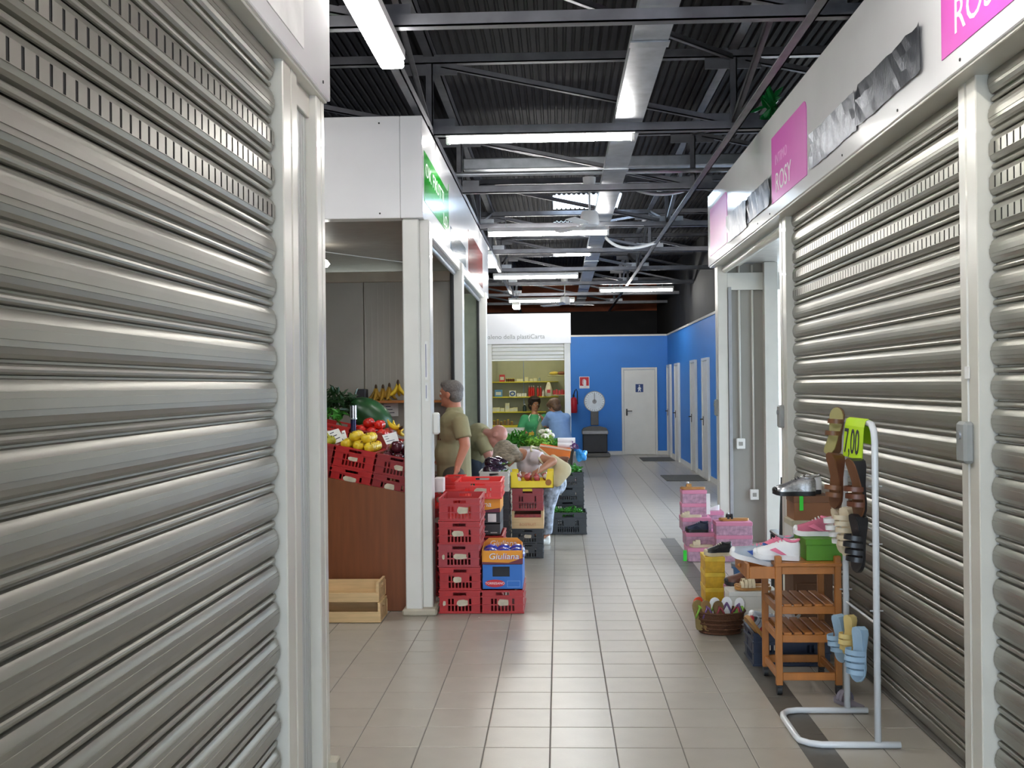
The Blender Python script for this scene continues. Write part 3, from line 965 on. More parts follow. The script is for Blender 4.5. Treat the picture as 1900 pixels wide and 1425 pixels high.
# ================================================================== CRATES AND BOXES
M_RED = mat('crate_red', H('b01c1c'), 0.38, 0, .06, 5)
M_BRIGHTRED = mat('crate_bright_red', H('e0291f'), 0.38, 0, .05, 5)
M_DKRED = mat('crate_dark_red', H('8f1f20'), 0.4, 0, .06, 5)
M_BLACK = mat('crate_black', (0.018, 0.02, 0.022), 0.42, 0, .2, 5)
M_GREYCR = mat('crate_grey', H('c9c7c0'), 0.4, 0, .05, 5)
M_TORN = mat('torn_label', H('c9bfa8'), 0.8, 0, .15, 20)
def perf_wall(s, L, h, th, holes, M, z0=0.0):
    """wall in local x(0..L) z(z0..h), thickness th in +y, with rectangular openings"""
    zs = sorted({z0, h} | {a for q in holes for a in q[2:]})
    for i in range(len(zs) - 1):
        za, zb_ = zs[i], zs[i + 1]
        cuts = sorted((q[0], q[1]) for q in holes if q[2] <= za + 1e-6 and q[3] >= zb_ - 1e-6)
        x = 0.0
        for a, b2 in cuts + [(L, L)]:
            if a > x + 1e-6:
                s.box(x, a, 0, th, za, zb_, M)
            x = b2
def crate_mesh(w, l, h, m, slots=True, handle=True):
    s = MB()
    th = .008
    def holes(L):
        q = []
        if slots:
            n = max(4, int(L * .6 / .024))
            a0 = L * .2
            st = L * .6 / n
            for i in range(n):
                q.append((a0 + i * st + st * .18, a0 + i * st + st * .82, h * .10, h * .34))
                if i < n * .22 or i >= n * .78:
                    q.append((a0 + i * st + st * .18, a0 + i * st + st * .82, h * .40, h * .64))
        if handle:
            q.append((L * .34, L * .66, h * .78, h * .91))
        return q
    perf_wall(s, w, h, th, holes(w), Matrix.Translation((-w / 2, 0, 0)))
    perf_wall(s, w, h, th, holes(w), Matrix.Translation((-w / 2, l - th, 0)))
    perf_wall(s, l - 2 * th, h, th, holes(l), Matrix.Translation((-w / 2, l - th, 0)) @ Matrix.Rotation(-math.pi / 2, 4, 'Z'))
    perf_wall(s, l - 2 * th, h, th, holes(l), Matrix.Translation((w / 2 - th, l - th, 0)) @ Matrix.Rotation(-math.pi / 2, 4, 'Z'))
    s.box(-w / 2, w / 2, 0, l, 0, .006)
    # rims and ribs, proud of the walls
    for za, zb_ in ((h - .014, h), (h * .70, h * .70 + .008), (0.0, .010), (h * .36, h * .36 + .006)):
        e = .006
        s.box(-w / 2 - e, w / 2 + e, -e, 0, za, zb_)
        s.box(-w / 2 - e, w / 2 + e, l, l + e, za, zb_)
        s.box(-w / 2 - e, -w / 2, 0, l, za, zb_)
        s.box(w / 2, w / 2 + e, 0, l, za, zb_)
    return s.mesh('crate_body', m)
_cm = {}
def crate(label, loc, w, l, h, m, rot=(0, 0, 0), torn=1, group='stacked produce crates', slots=True):
    t = thing('crate', label, 'crate', loc, rot, group)
    key = (round(w, 3), round(l, 3), round(h, 3), m.name, slots)
    if key not in _cm:
        _cm[key] = crate_mesh(w, l, h, m, slots)
    obj('crate_body', _cm[key], t)
    for k in range(torn):
        lw, lh = w * random.uniform(.22, .36), h * random.uniform(.22, .34)
        cx_, cz = w * random.uniform(-.08, .08), h * .47
        if k:
            cx_, cz, lw, lh = w * .38 * random.choice((-1, 1)), h * .45, w * .07, h * .22
        n = 9
        po = []
        for i in range(n):
            a = 2 * math.pi * i / n
            po.append((cx_ + lw / 2 * max(-1, min(1, 1.25 * math.cos(a))) * random.uniform(.85, 1.05),
                       cz + lh / 2 * max(-1, min(1, 1.25 * math.sin(a))) * random.uniform(.8, 1.05)))
        lb = MB().prism(po, 'y', -.0085, -.0005).build('torn_label', M_TORN, t)
        lb['label'] = 'torn paper label remnant'
    return t
def zy(y, Y, x=950):
    return PX(x, y, Y=Y).z
def xx(x, Y, y=900):
    return PX(x, y, Y=Y).x
random.seed(11)
# front stack of five
Y0 = 7.93
xa, xb = -.885, xx(890, Y0)
hh = .167
for k in range(5):
    crate('red plastic crate, %s in the front stack beside the post' %
          ['bottom one', 'second from the floor', 'middle one', 'second from the top', 'open topmost one'][k],
          ((xa + xb) / 2 + (.0, .004, -.004, .002, .004)[k], Y0 + (.0, .005, .01, .0, .01)[k], .0035 + k * hh), xb - xa - .012, .52, hh - .002, M_RED if k != 2 else mat('crate_worn_red', H('a8333a'), .4, 0, .12, 6), torn=2 if k in (0, 2) else 1)
# red crate below the blue box
xa2, xb2 = xb + .004, xx(970, Y0)
cxm = (xa2 + xb2) / 2
crate('red plastic crate on the floor under the blue fruit box', (cxm, Y0, .0035), xb2 - xa2 - .012, .52, .167, M_RED, torn=1)
# blue fruit box
M_BLUEBOX = mat('box_blue', H('2a6fc4'), 0.5, 0, .05, 5)
M_ORBOX = mat('box_orange', H('eb9a1c'), 0.5, 0, .05, 5)
def carton(name, label, loc, w, l, h, m, m_in=None, rot=(0, 0, 0), cut=None, group=None, cat='box', th=.006):
    t = thing(name, label, cat, loc, rot, group)
    s = MB()
    perf_wall(s, w, h, th, cut or [], Matrix.Translation((-w / 2, 0, 0)))
    perf_wall(s, w, h, th, cut or [], Matrix.Translation((-w / 2, l - th, 0)))
    s.box(-w / 2, -w / 2 + th, th, l - th, 0, h)
    s.box(w / 2 - th, w / 2, th, l - th, 0, h)
    s.box(-w / 2, w / 2, 0, l, 0, .006)
    s.build('box_body', m, t)
    return t
zb0 = .0035 + .170
w = xb2 - xa2 - .02
hb = zy(1048, Y0) - zb0
bb = carton('fruit_box', 'blue cardboard fruit box with a red oval logo', (cxm, Y0 + .01, zb0), w, .5, hb, M_BLUEBOX, cut=[(w * .25, w * .68, hb * .52, hb * .92)], group='cardboard fruit boxes')
MB().box(-w / 2 + .006, w / 2 - .006, .02, .49, .006, hb * .93).build('hole_shade_block', mat('box_dark', (.03, .03, .035), .7), bb)  # dark block so the handle hole looks shaded inside
ov = MB().cyl((-w * .17, -.001, hb * .24), (-w * .17, -.003, hb * .24), 1, n=24)
ov = MB().prism([(-w * .19 + w * .25 * math.cos(a), hb * .25 + hb * .15 * math.sin(a)) for a in [2 * math.pi * i / 24 for i in range(24)]], 'y', -.003, 0)
ovo = ov.build('logo_oval', mat('logo_red', H('cf2430'), .5), bb)
text_mesh('box_lettering', 'TORRESANO', .024, M_WTEXT, ovo, frame((-w * .19, -.0035, hb * .21), (1, 0, 0), (0, 0, 1)), .0004, 'CENTER')
for x0_, x1_, z0_, z1_ in ((w * .12, w * .44, hb * .10, hb * .11), (w * .12, w * .44, hb * .34, hb * .35), (w * .12, w * .125, hb * .1, hb * .35), (w * .435, w * .44, hb * .1, hb * .35)):
    MB().box(x0_, x1_, -.001, 0, z0_, z1_).build('box_line_print', mat('pale_blue_print', H('9cc4ee'), .5), bb)
# orange tray box on top, flared, with blue packs
zo = zb0 + hb + .003
ho = zy(1022, Y0) - zo
ob = thing('fruit_box', 'orange and maroon fruit tray holding blue packs, atop the blue box', 'box', (cxm, Y0 + .01, zo), (0, 0, R(2)), 'cardboard fruit boxes')
wt = w / 2 + .004
s = MB()
for sy, yy_ in ((-1, 0.0), (1, .42)):
    s.add([(-wt, yy_, 0), (wt, yy_, 0), (wt, yy_, ho), (wt - .04, yy_, ho + .035), (-wt + .04, yy_, ho + .035), (-wt, yy_, ho),
           (-wt, yy_ + .006, 0), (wt, yy_ + .006, 0), (wt, yy_ + .006, ho), (wt - .04, yy_ + .006, ho + .035 * (sy > 0) + (0 if sy > 0 else .004)), (-wt + .04, yy_ + .006, ho + .035 * (sy > 0) + (0 if sy > 0 else .004)), (-wt, yy_ + .006, ho)] if sy > 0 else
          [(-wt, yy_, 0), (wt, yy_, 0), (wt, yy_, ho), (-wt, yy_, ho), (-wt, yy_ + .006, 0), (wt, yy_ + .006, 0), (wt, yy_ + .006, ho), (-wt, yy_ + .006, ho)],
          [(0, 1, 2, 3, 4, 5), (6, 7, 8, 9, 10, 11), (0, 1, 7, 6), (1, 2, 8, 7), (2, 3, 9, 8), (3, 4, 10, 9), (4, 5, 11, 10), (5, 0, 6, 11)] if sy > 0 else
          [(0, 1, 2, 3), (4, 5, 6, 7), (0, 1, 5, 4), (1, 2, 6, 5), (2, 3, 7, 6), (3, 0, 4, 7)])
s.box(-wt, -wt + .006, 0, .42, 0, ho).box(wt - .006, wt, 0, .42, 0, ho).box(-wt, wt, 0, .42, 0, .005)
s.build('box_body', M_ORBOX, ob)
MB().prism([(-wt, 0), (wt, 0), (wt, ho * .45), (wt * .3, ho * .10), (-wt, ho * .18)], 'y', -.002, 0).build('maroon_print', mat('box_maroon', H('6b1f33'), .5), ob)
text_mesh('box_lettering', 'Giuliana', .062, M_WTEXT, ob, frame((.01, -.003, ho * .38), (1, 0.0, 0), (.15, 0, 1)), .0005, 'CENTER', sx=1.1)
text_mesh('box_lettering', 'Giuliana', .062, mat('box_purple', H('8a3f9a'), .5), ob, frame((.014, -.0024, ho * .36), (1, 0.0, 0), (.15, 0, 1)), .0003, 'CENTER', sx=1.12)
text_mesh('box_lettering', 'Giuliana', .058, M_WTEXT, ob, frame((.0, .4185, ho * .75), (1, 0, 0), (.15, 0, 1)), .0005, 'CENTER', sx=1.1)
M_PACK = mat('pack_blue', H('2a3fb0'), 0.18, 0, .4, 20, coat=.6, bump=.4, bscale=30)
for i in range(6):
    s = MB().ell((-wt + .06 + (i % 3) * (wt * .66), .10 + (i // 3) * .18, ho * .62), .062, .08, .045, 12, 8)
    s.build('blue_pack', M_PACK, ob, True)

# second row behind
Y1 = 8.62
def stack_x(l, r, Y):
    a, b2 = xx(l, Y), xx(r, Y)
    return (a + b2) / 2, b2 - a
cx1, w1 = stack_x(889, 932, Y1)
cx1, w1 = cx1 - .085, .33
zz = .0035
for k in range(2):
    crate('red plastic crate half hidden low in the second stack, %s' % ('on the floor', 'second from floor')[k], (cx1, Y1, zz), w1, .5, .165, M_RED)
    zz += .168
crate('red plastic crate under the black cartons in the second stack', (cx1 + .01, Y1, zz), w1, .5, .13, M_RED); zz += .133
for k in range(2):
    c = carton('fruit_box', 'black cardboard carton in the second stack, %s' % ('lower one with small print', 'upper one with a white label')[k], (cx1, Y1 + .01, zz), w1 - .02, .48, .088, mat('carton_black', (.025, .023, .025), .5), group='cardboard fruit boxes')
    MB().box(-w1 / 2 + .02, w1 / 2 - .02, .01, .46, .07, .080).build('box_lid', mat('carton_black', (.025, .023, .025), .5), c)
    if k:
        MB().box(w1 * .18, w1 * .38, -.002, 0, .015, .08).build('paper_label', M_PAPER, c)
    else:
        MB().box(w1 * .02, w1 * .18, -.002, 0, .03, .036).build('print_line', M_GREYCR, c)
        MB().box(w1 * .24, w1 * .40, -.002, 0, .018, .025).build('print_line', M_GREYCR, c)
    zz += .091
c = carton('fruit_box', 'orange fruit carton directly under the upper red crate', (cx1, Y1 + .01, zz), w1 - .015, .48, .105, M_ORBOX, group='cardboard fruit boxes')
MB().prism([(-w1 / 2 + .01, 0), (w1 / 2 - .01, 0), (w1 / 2 - .01, .035), (0, .012), (-w1 / 2 + .01, .02)], 'y', -.002, 0).build('maroon_print', mat('box_maroon', H('6b1f33'), .5), c)
text_mesh('box_lettering', 'Giuliana', .06, M_WTEXT, c, frame((-.02, -.003, .045), (1, 0, 0), (.15, 0, 1)), .0005, 'CENTER', sx=1.1)
zz += .108
crate('bright red empty crate topping the second stack', (cx1 - .015, Y1 - .01, zz), w1 + .03, .52, .135, M_BRIGHTRED, torn=1)
cx2, w2 = stack_x(803, 848, 8.5)
cx2, w2 = -.945, .26
zz = .0035
for k in range(5):
    crate('red crate in the stack hidden behind the front stack, %s' % ['bottom', 'second', 'third', 'fourth', 'topmost and bright'][k], (cx2 + .02, 8.62, zz), w2, .36, .168 if k < 4 else .15, M_RED if k < 4 else M_BRIGHTRED)
    zz += .171 if k < 4 else .153
crate('bright red crate standing highest behind the front stacks', (xx(842, 9.15), 9.15, .70), .16, .28, .19, M_BRIGHTRED, slots=False, torn=0)
zz = .0035
for k in range(4):
    crate('red crate beneath the highest bright crate, %s' % ['bottom', 'second', 'third', 'upper'][k], (xx(842, 9.15), 9.15, zz), .26, .30, .172, M_RED, torn=0)
    zz += .174

# white crate with aubergines, on black crates
Y2 = 10.2
cx3, w3 = stack_x(890, 946, Y2)
zt3, zb3 = zy(875, Y2), zy(912, Y2)
zz = .0035
nb = 4
for k in range(nb):
    crate('black plastic crate under the grey aubergine crate, %s of four' % ['bottom', 'second', 'third', 'top'][k], (cx3 - .004, Y2 + .01, zz), w3 - .016, .40, (zb3 - .004) / nb - .003, M_BLACK, torn=0)
    zz += (zb3 - .004) / nb
crate('light grey plastic crate filled with aubergines', (cx3 - .008, Y2, zb3), w3 - .016, .40, zt3 - zb3, M_GREYCR, torn=1)
M_AUB = mat('aubergine_skin', (0.022, 0.008, 0.022), 0.12, 0, .3, 6, coat=.6)
for k, (dx, dy, dz, rz) in enumerate([(-.03, .06, .015, .05), (.0, .165, .015, -.05), (.02, .27, .015, .05), (-.02, .113, .085, .1), (.03, .215, .085, -.1)]):
    a = thing('aubergine', 'glossy dark aubergine in the light grey crate', 'vegetable', (cx3 + dx, Y2 + dy, zt3 + dz - .01), (0, R(8), rz), 'aubergines in the grey crate')
    MB().loft([[Vector((x, r * math.cos(2 * math.pi * i / 12), r * math.sin(2 * math.pi * i / 12))) for i in range(12)] for x, r in ((-.085, .005), (-.078, .03), (-.05, .05), (0, .052), (.04, .038), (.075, .022), (.085, .012))]).build('fruit_body', M_AUB, a, True)
    MB().cyl((.08, 0, 0), (.115, 0, .008), .012, .006, 7).build('stem', mat('stem_green', H('5c7a3a'), .6), a, True)

# column with yellow box
Y3 = 10.47
cx4, w4 = stack_x(949, 1008, Y3)
z_y0, z_w1, z_w0 = zy(906, Y3), zy(948, Y3), zy(981, Y3)
for k in range(2):
    crate('black plastic crate at the foot of the yellow-topped stack, %s' % ('lower one', 'upper one')[k], (cx4 - .005, Y3, .0035 + k * z_w0 / 2), w4 - .012, .44, z_w0 / 2 - .004, M_BLACK, torn=1)
M_WOOD = mat('crate_wood', H('d9b989'), 0.6, 0, .12, 6, stretch=(.6, 4, 8))
wc = thing('wooden_crate', 'small wooden produce crate under the dark red crate', 'crate', (cx4, Y3, z_w0), (0, 0, 0), 'wooden crates')
hw = z_w1 - z_w0
MB().box(-w4 / 2, w4 / 2, 0, .006, 0, hw * .62).build('front_board', M_WOOD, wc)
MB().box(-w4 / 2, w4 / 2, .42, .426, 0, hw * .62).build('back_board', M_WOOD, wc)
for s_ in (-1, 1):
    MB().box(s_ * (w4 / 2 - .012) - .012, s_ * (w4 / 2 - .012) + .012, .006, .42, 0, hw).build('end_board', M_WOOD, wc)
MB().box(-w4 / 2 + .02, w4 / 2 - .02, .01, .42, 0, hw * .8).build('red_contents', mat('tomato_dim', H('8c1f14'), .4, 0, .5, 30), wc)
text_mesh('crate_lettering', 'BOSFRUIT', .036, mat('faint_red_print', H('c98466'), .6), wc, frame((0, -.001, hw * .16), (1, 0, 0), (0, 0, 1)), .0004, 'CENTER')
crate('dark red plastic crate beneath the yellow tray', (cx4, Y3, z_w1 + .002), w4 - .012, .44, z_y0 - z_w1 - .003, M_DKRED, torn=0)
MB().box(-.045, .045, -.008, -.001, (z_y0 - z_w1) * .86, (z_y0 - z_w1) * .97).build('yellow_tag', mat('tag_yellow', H('e6c81f'), .5), bpy.data.objects[[o.name for o in COL.objects if o.name.startswith('crate') and o.type == 'EMPTY'][-1]])
M_YEL = mat('tray_yellow', H('f0d414'), 0.4, 0, .05, 5)
yt = thing('fruit_tray', 'bright yellow fruit tray full of garlic and red shallots', 'tray', (cx4 + .045, Y3 - .015, z_y0 + .001))
wy, hy = (xx(1026, Y3) - xx(946, Y3)), zy(876, Y3) - z_y0
s = MB()
for yy_ in (0, .40):
    s.prism([(-wy / 2, 0), (wy / 2, 0), (wy / 2, hy), (wy / 2 - .06, hy), (wy / 2 - .075, hy * .45), (-wy / 2 + .075, hy * .45), (-wy / 2 + .06, hy), (-wy / 2, hy)], 'y', yy_, yy_ + .006)
s.box(-wy / 2, -wy / 2 + .006, 0, .4, 0, hy * .8).box(wy / 2 - .006, wy / 2, 0, .4, 0, hy * .8).box(-wy / 2, wy / 2, 0, .4, 0, .005)
s.build('tray_body', M_YEL, yt)
MB().cyl((wy * .38, 0, hy * .35), (wy * .38, -.003, hy * .35), .03, n=14).build('round_print', mat('print_brown', H('a0651e'), .5), yt)
random.seed(4)
M_GARLIC = mat('garlic_skin', H('d9cfc0'), .5, 0, .12, 30)
M_SHAL = mat('shallot_skin', H('b04a4a'), .4, 0, .35, 18)
for k in range(22):
    gx, gy = -wy / 2 + .075 + (k % 4) * (wy - .15) / 3 + random.uniform(-.006, .006), .05 + (k // 4) * .062
    o = MB().lathe([(0, -.028), (.02, -.026), (.03, -.008), (.024, .012), (.008, .026), (.004, .042), (0, .043)], 9)
    q = o.build('garlic_bulb' if k % 3 == 0 else 'shallot', M_GARLIC if k % 3 == 0 else M_SHAL, None, True)
    q.location = yt.location + Vector((gx, gy, hy * .55 + random.uniform(-.01, .03)))
    q.rotation_euler = (random.uniform(-1, 1), random.uniform(-1, 1), random.uniform(0, 6))
    if k % 3 == 0:
        tag(q, 'white garlic bulb in the bright yellow tray', 'garlic', 'garlic in the yellow tray')
    else:
        tag(q, 'small red shallot in the bright yellow tray', 'shallot', 'shallots in the yellow tray')

# wooden crates on the floor behind the near left post
random.seed(8)
for k in range(2):
    Yw = 7.62 + .03 * k
    xr_, xl_ = xx(706, Yw, 1120) - .01 * k, -2.0
    W_ = xr_ - xl_
    z0 = .0035 + .137 * k
    t = thing('wooden_crate', ('open wooden fruit crate with parsley on the floor, lower of two', 'empty wooden fruit crate stacked on top of another, upper of two')[k], 'crate', ((xl_ + xr_) / 2, Yw, z0), (0, 0, 0), 'wooden crates')
    hz = (.075, .065)[k]
    MB().cbox(-W_ / 2, W_ / 2, 0, .008, .0, hz, .002).build('front_board', M_WOOD, t)
    MB().cbox(-W_ / 2, W_ / 2, .30, .308, .0, .11, .002).build('back_board', M_WOOD, t)
    for j in range(3):
        MB().cbox(-W_ / 2, W_ / 2, .012 + j * .1, .10 + j * .1, 0, .008, .002).build('bottom_slat', M_WOOD, t)
    for s_ in (-1, 1):
        e = MB()
        perf_wall(e, .29, .134, .018, [(.09, .2, .085, .11)], Matrix.Translation((s_ * (W_ / 2 - .012) + .009, .009, 0)) @ Matrix.Rotation(math.pi / 2, 4, 'Z'))
        e.build('end_board', M_WOOD, t)
tag(MB().cbox(xx(885, 7.8), xx(885, 7.8) + .01, 7.8, 7.81, 0, .001).build('floor_speck', M_PAPER), 'tiny paper scrap on the floor in front of the crates', 'scrap')

# ------------------------------------------------------------------ leaf masses
M_LEAF = mat('leaf_green', H('3f8a2a'), 0.45, 0, .35, 25)
M_LEAF_D = mat('leaf_dark', H('1f3f1c'), 0.5, 0, .35, 25)
M_LEAF_L = mat('leaf_light', H('8fc04a'), 0.45, 0, .25, 25)
def leaves(n, box, size, rnd, tilt=1.0):
    s = MB()
    for _ in range(n):
        p = Vector([rnd.uniform(box[2 * i], box[2 * i + 1]) for i in range(3)])
        L, W = size * rnd.uniform(.7, 1.3), size * rnd.uniform(.25, .45)
        q = Euler((rnd.uniform(-tilt, tilt), rnd.uniform(-tilt, tilt), rnd.uniform(0, 6.28))).to_matrix()
        pts = [Vector(a) for a in ((0, 0, 0), (L * .3, W / 2, L * .06), (L * .75, W * .4, L * .08), (L, 0, -.02 * L), (L * .75, -W * .4, L * .08), (L * .3, -W / 2, L * .06), (L * .5, 0, L * -.02))]
        s.add([p + q @ a for a in pts], [(0, 1, 6), (1, 2, 6), (2, 3, 6), (3, 4, 6), (4, 5, 6), (5, 0, 6)])
    return s
rnd = random.Random(5)
# ================================================================== FRUIT DISPLAY
SL = .2
ang = math.atan(SL)
fd = thing('fruit_display', 'sloping fruit counter with a brown wood-grain side panel', 'counter', (-1.10, 8.02, 0))
M_BROWN = mat('brown_laminate', H('7a4422'), 0.4, 0, .12, 5, stretch=(6, 1, .5))
zt_r = zy(916, 8.02, 752)
MB().prism([(-1.5, 0.004), (0, 0.004), (0, zt_r), (-1.5, zt_r + 1.5 * SL)], 'y', 0, .025).build('side_panel', M_BROWN, fd)
MB().cbox(-.025, 0, .026, 2.6, .004, zt_r, .003).build('front_panel', M_BROWN, fd)
q = Matrix.Translation((0, 0, zt_r - .06)) @ Matrix.Rotation(ang, 4, 'Y')
for k in range(6):
    MB().cbox(-.26 * (k + 1) + .01, -.26 * k - .01, .03, 2.6, -.02, 0, .003, q).build('display_board', M_BROWN, fd)
MB().cbox(-1.5, -1.475, .026, 2.6, .004, zt_r + .2, .003).build('rear_panel', M_BROWN, fd)
def on_slope(dx, Y, up_=0.0):
    """point on the display slope: dx metres left of the aisle edge"""
    return Vector((-1.10 - dx * math.cos(ang) + up_ * math.sin(ang), Y, zt_r - .06 + dx * math.sin(ang) + up_ * math.cos(ang)))
cw, ch, cl = .298, .15, .46
rt = (0, ang, 0)
tops = []
ROWS = ((8.07, .002, 2), (8.56, .112, 2), (9.05, .03, 2))
for row, (Yr, base_, nlev) in enumerate(ROWS):
    for col in range(3):
        if row and col == 0:
            continue
        for lev in range(nlev):
            p = on_slope(.157 + col * .315, Yr, base_ + lev * (ch + .002))
            nm = ('front', 'middle', 'rear')[row]
            cn = ('at the aisle edge', 'in the centre column', 'in the inner column')[col]
            crate('red display crate, %s row, %s, %s' % (nm, cn, ('below', 'on top')[lev]), p[:], cw, cl, ch, M_RED if (row + col) % 2 else M_DKRED, rt, 1, 'crates on the fruit display')
        tops.append((row, col, Yr, base_ + nlev * (ch + .002)))
# supports under raised rows
for row, Yr in ((1, 8.56), (2, 9.05)):
    upz = ROWS[row][1]
    Mq = Matrix.Translation(on_slope(0, Yr) - Vector((-1.10, 8.02, 0))) @ Matrix.Rotation(ang, 4, 'Y')
    MB().box(-.95, -.32, .01, cl - .01, .001, upz - .004, Mq).build('riser', M_BROWN, fd)
M_YFRUIT = mat('yellow_apple', H('e3c22c'), .3, 0, .15, 8, rnd=.06, coat=.2)
M_GFRUIT = mat('green_apple', H('a9a82a'), .3, 0, .15, 8, rnd=.06, coat=.2)
M_PLUM = mat('plum_skin', H('4a1420'), .25, 0, .2, 8, rnd=.1, coat=.3)
M_TOM = mat('tomato_skin', H('cf2418'), .2, 0, .1, 8, rnd=.08, coat=.4)
M_PEACH = mat('peach_skin', H('d9762a'), .4, 0, .25, 8, rnd=.08)
def apple_mesh(m, r=.041):
    return MB().lathe([(0, -.82 * r), (.35 * r, -.88 * r), (.75 * r, -.62 * r), (1.0 * r, .0), (.93 * r, .45 * r), (.6 * r, .82 * r), (.25 * r, .82 * r), (.05 * r, .62 * r)], 14).mesh('fruit_body', m, True)
stem_me = MB().cyl((0, 0, .02), (.006, 0, .048), .0025, n=5).mesh('stem', mat('stem_brown', H('4a3420'), .7))
AP = {m.name: apple_mesh(m) for m in (M_YFRUIT, M_GFRUIT, M_PLUM, M_TOM, M_PEACH)}
def fruits(name, label, cat, m, row, col, n, rr, dz=0, group=None, stem=True, scale=1.0):
    Yr = (8.07, 8.56, 9.05)[row]
    up_ = [t_ for t_ in tops if t_[0] == row and t_[1] == col][0][3]
    pts = []
    for k in range(n):
        if k < 15:
            pts.append((.157 + col * .315 + (-.088, 0, .088)[k % 3] + rr.uniform(-.003, .003), Yr + .055 + (k // 3) * .086 + rr.uniform(-.003, .003), 0))
        else:
            q_ = k - 15
            pts.append((.157 + col * .315 + (-.045, .045)[q_ % 2], Yr + .098 + (q_ // 2) * .088, .062))
    for k, (dx, yy_, lz) in enumerate(pts):
        t = thing(name, label, cat, on_slope(dx, yy_, up_ - .005 + dz + lz)[:], (rr.uniform(-.6, .6), rr.uniform(-.6, .6), rr.uniform(0, 6)), group)
        t.scale = (scale,) * 3
        obj('fruit_body', AP[m.name], t)
        if stem:
            obj('stem', stem_me, t)
fr_ = random.Random(2)
fruits('apple', 'yellow apple heaped in the front display crate', 'fruit', M_YFRUIT, 0, 1, 22, fr_, .02, 'yellow apples in the front crate')
fruits('apple', 'yellow-green apple in the inner front display crate', 'fruit', M_GFRUIT, 0, 2, 15, fr_, .01, 'green apples in the inner crate')
fruits('plum', 'dark red plum in the front display crate by the post', 'fruit', M_PLUM, 0, 0, 19, fr_, -.01, 'plums in the front crate')
fruits('tomato', 'red tomato in the middle row of display crates', 'vegetable', M_TOM, 1, 1, 19, fr_, -.005, 'tomatoes in the middle row')
fruits('peach', 'orange peach in the rear row of display crates', 'fruit', M_PEACH, 2, 1, 6, fr_, -.005, 'peaches in the middle row')
t = thing('plum', 'single large dark red fruit resting on top of the plums by the post', 'fruit', PX(737, 829, Y=8.13)[:])
obj('fruit_body', AP[M_PLUM.name], t).scale = (1.25,) * 3
# price cards
def card(label, corners, Y, m=M_PAPER, lines=3):
    pts = [PX(*c, Y=Y + dy) for c, dy in zip(corners, (.0, .0, .05, .05))]
    n_ = (pts[1] - pts[0]).cross(pts[3] - pts[0]).normalized() * .002
    s = MB().add(pts + [p + n_ for p in pts], [(0, 1, 2, 3), (4, 5, 6, 7), (0, 1, 5, 4), (1, 2, 6, 5), (2, 3, 7, 6), (3, 0, 4, 7)])
    t = thing('price_card', label, 'price card', pts[0][:], group='price cards')
    s.xf(Matrix.Translation(-pts[0]))
    s.build('card', m, t)
    ux, uy = (pts[1] - pts[0]), (pts[3] - pts[0])
    sg = -1 if n_.y > 0 else 1
    for i in range(lines):
        v = .75 - .25 * i
        a = ux * .12 + uy * v
        b2 = ux * (.5 + .12 * i) + uy * v
        MB().add([a + n_ * (sg * 1.6 if sg > 0 else -.6), b2 + n_ * (sg * 1.6 if sg > 0 else -.6), b2 + uy * .06 + n_ * (sg * 1.6 if sg > 0 else -.6), a + uy * .06 + n_ * (sg * 1.6 if sg > 0 else -.6)], [(0, 1, 2, 3)]).build('handwriting', mat('pen_ink', H('3a3f55'), .7), t)
card('white price card leaning over the yellow apples', [(621, 824), (640, 816), (628, 795), (607, 801)], 8.22)
card('small torn white tag stuck in the yellow apples', [(636, 822), (646, 819), (640, 798), (634, 800)], 8.24, lines=1)
card('white price card over the plums beside the post', [(717, 825), (741, 820), (735, 801), (709, 808)], 8.2)
card('white paper sheet pinned below the banana shelf, left one', [(668, 763), (692, 765), (692, 740), (666, 741)], 10.80)
card('white paper sheet pinned below the banana shelf, right one', [(714, 773), (739, 772), (739, 748), (712, 750)], 10.80)
# bananas
M_BAN = mat('banana_skin', H('e0bd28'), .4, 0, .18, 6)
M_BAN_D = mat('banana_ripe', H('a8822a'), .45, 0, .4, 14)
def banana_bunch(label, loc, rot, n, m, L=.19, spread=.9, group='banana bunches'):
    t = thing('banana_bunch', label, 'bananas', loc, rot, group)
    for i in range(n):
        a = (i - (n - 1) / 2) * spread / max(n - 1, 1)
        pts, rs_ = [], []
        for k in range(8):
            u = k / 7
            th = u * 1.35
            r_ = L / 1.35
            p = Vector((r_ * (1 - math.cos(th)), 0, -r_ * math.sin(th)))
            p = Matrix.Rotation(a, 3, 'Z') @ (p + Vector((.012, 0, 0)))
            pts.append(p)
            rs_.append([.006, .011, .0165, .018, .018, .0165, .012, .004][k])
        MB().tube(pts, rs_, 7).build('banana', m, t, True)
    MB().ell((0, 0, .012), .014, .014, .03, 8, 6).build('stalk', M_STEM, t, True)
    return t
M_STEM = mat('stem_brown', H('4a3420'), .7)
shelf = thing('wall_shelf', 'narrow wooden shelf on the back wall of the fruit stall', 'shelf', (0, 10.9, 0))
zs_ = zy(743, 10.8, 720)
MB().cbox(xx(668, 10.8, 743), -1.06, -.24, -.012, zs_ - .025, zs_, .003).build('shelf_board', mat('shelf_wood', H('a9692f'), .5, 0, .1, 6), shelf)
for xk in (-1.8, -1.3):
    MB().cbox(xk - .012, xk + .012, -.2, -.012, zs_ - .14, zs_ - .026, .003).build('bracket', M_GALV, shelf)
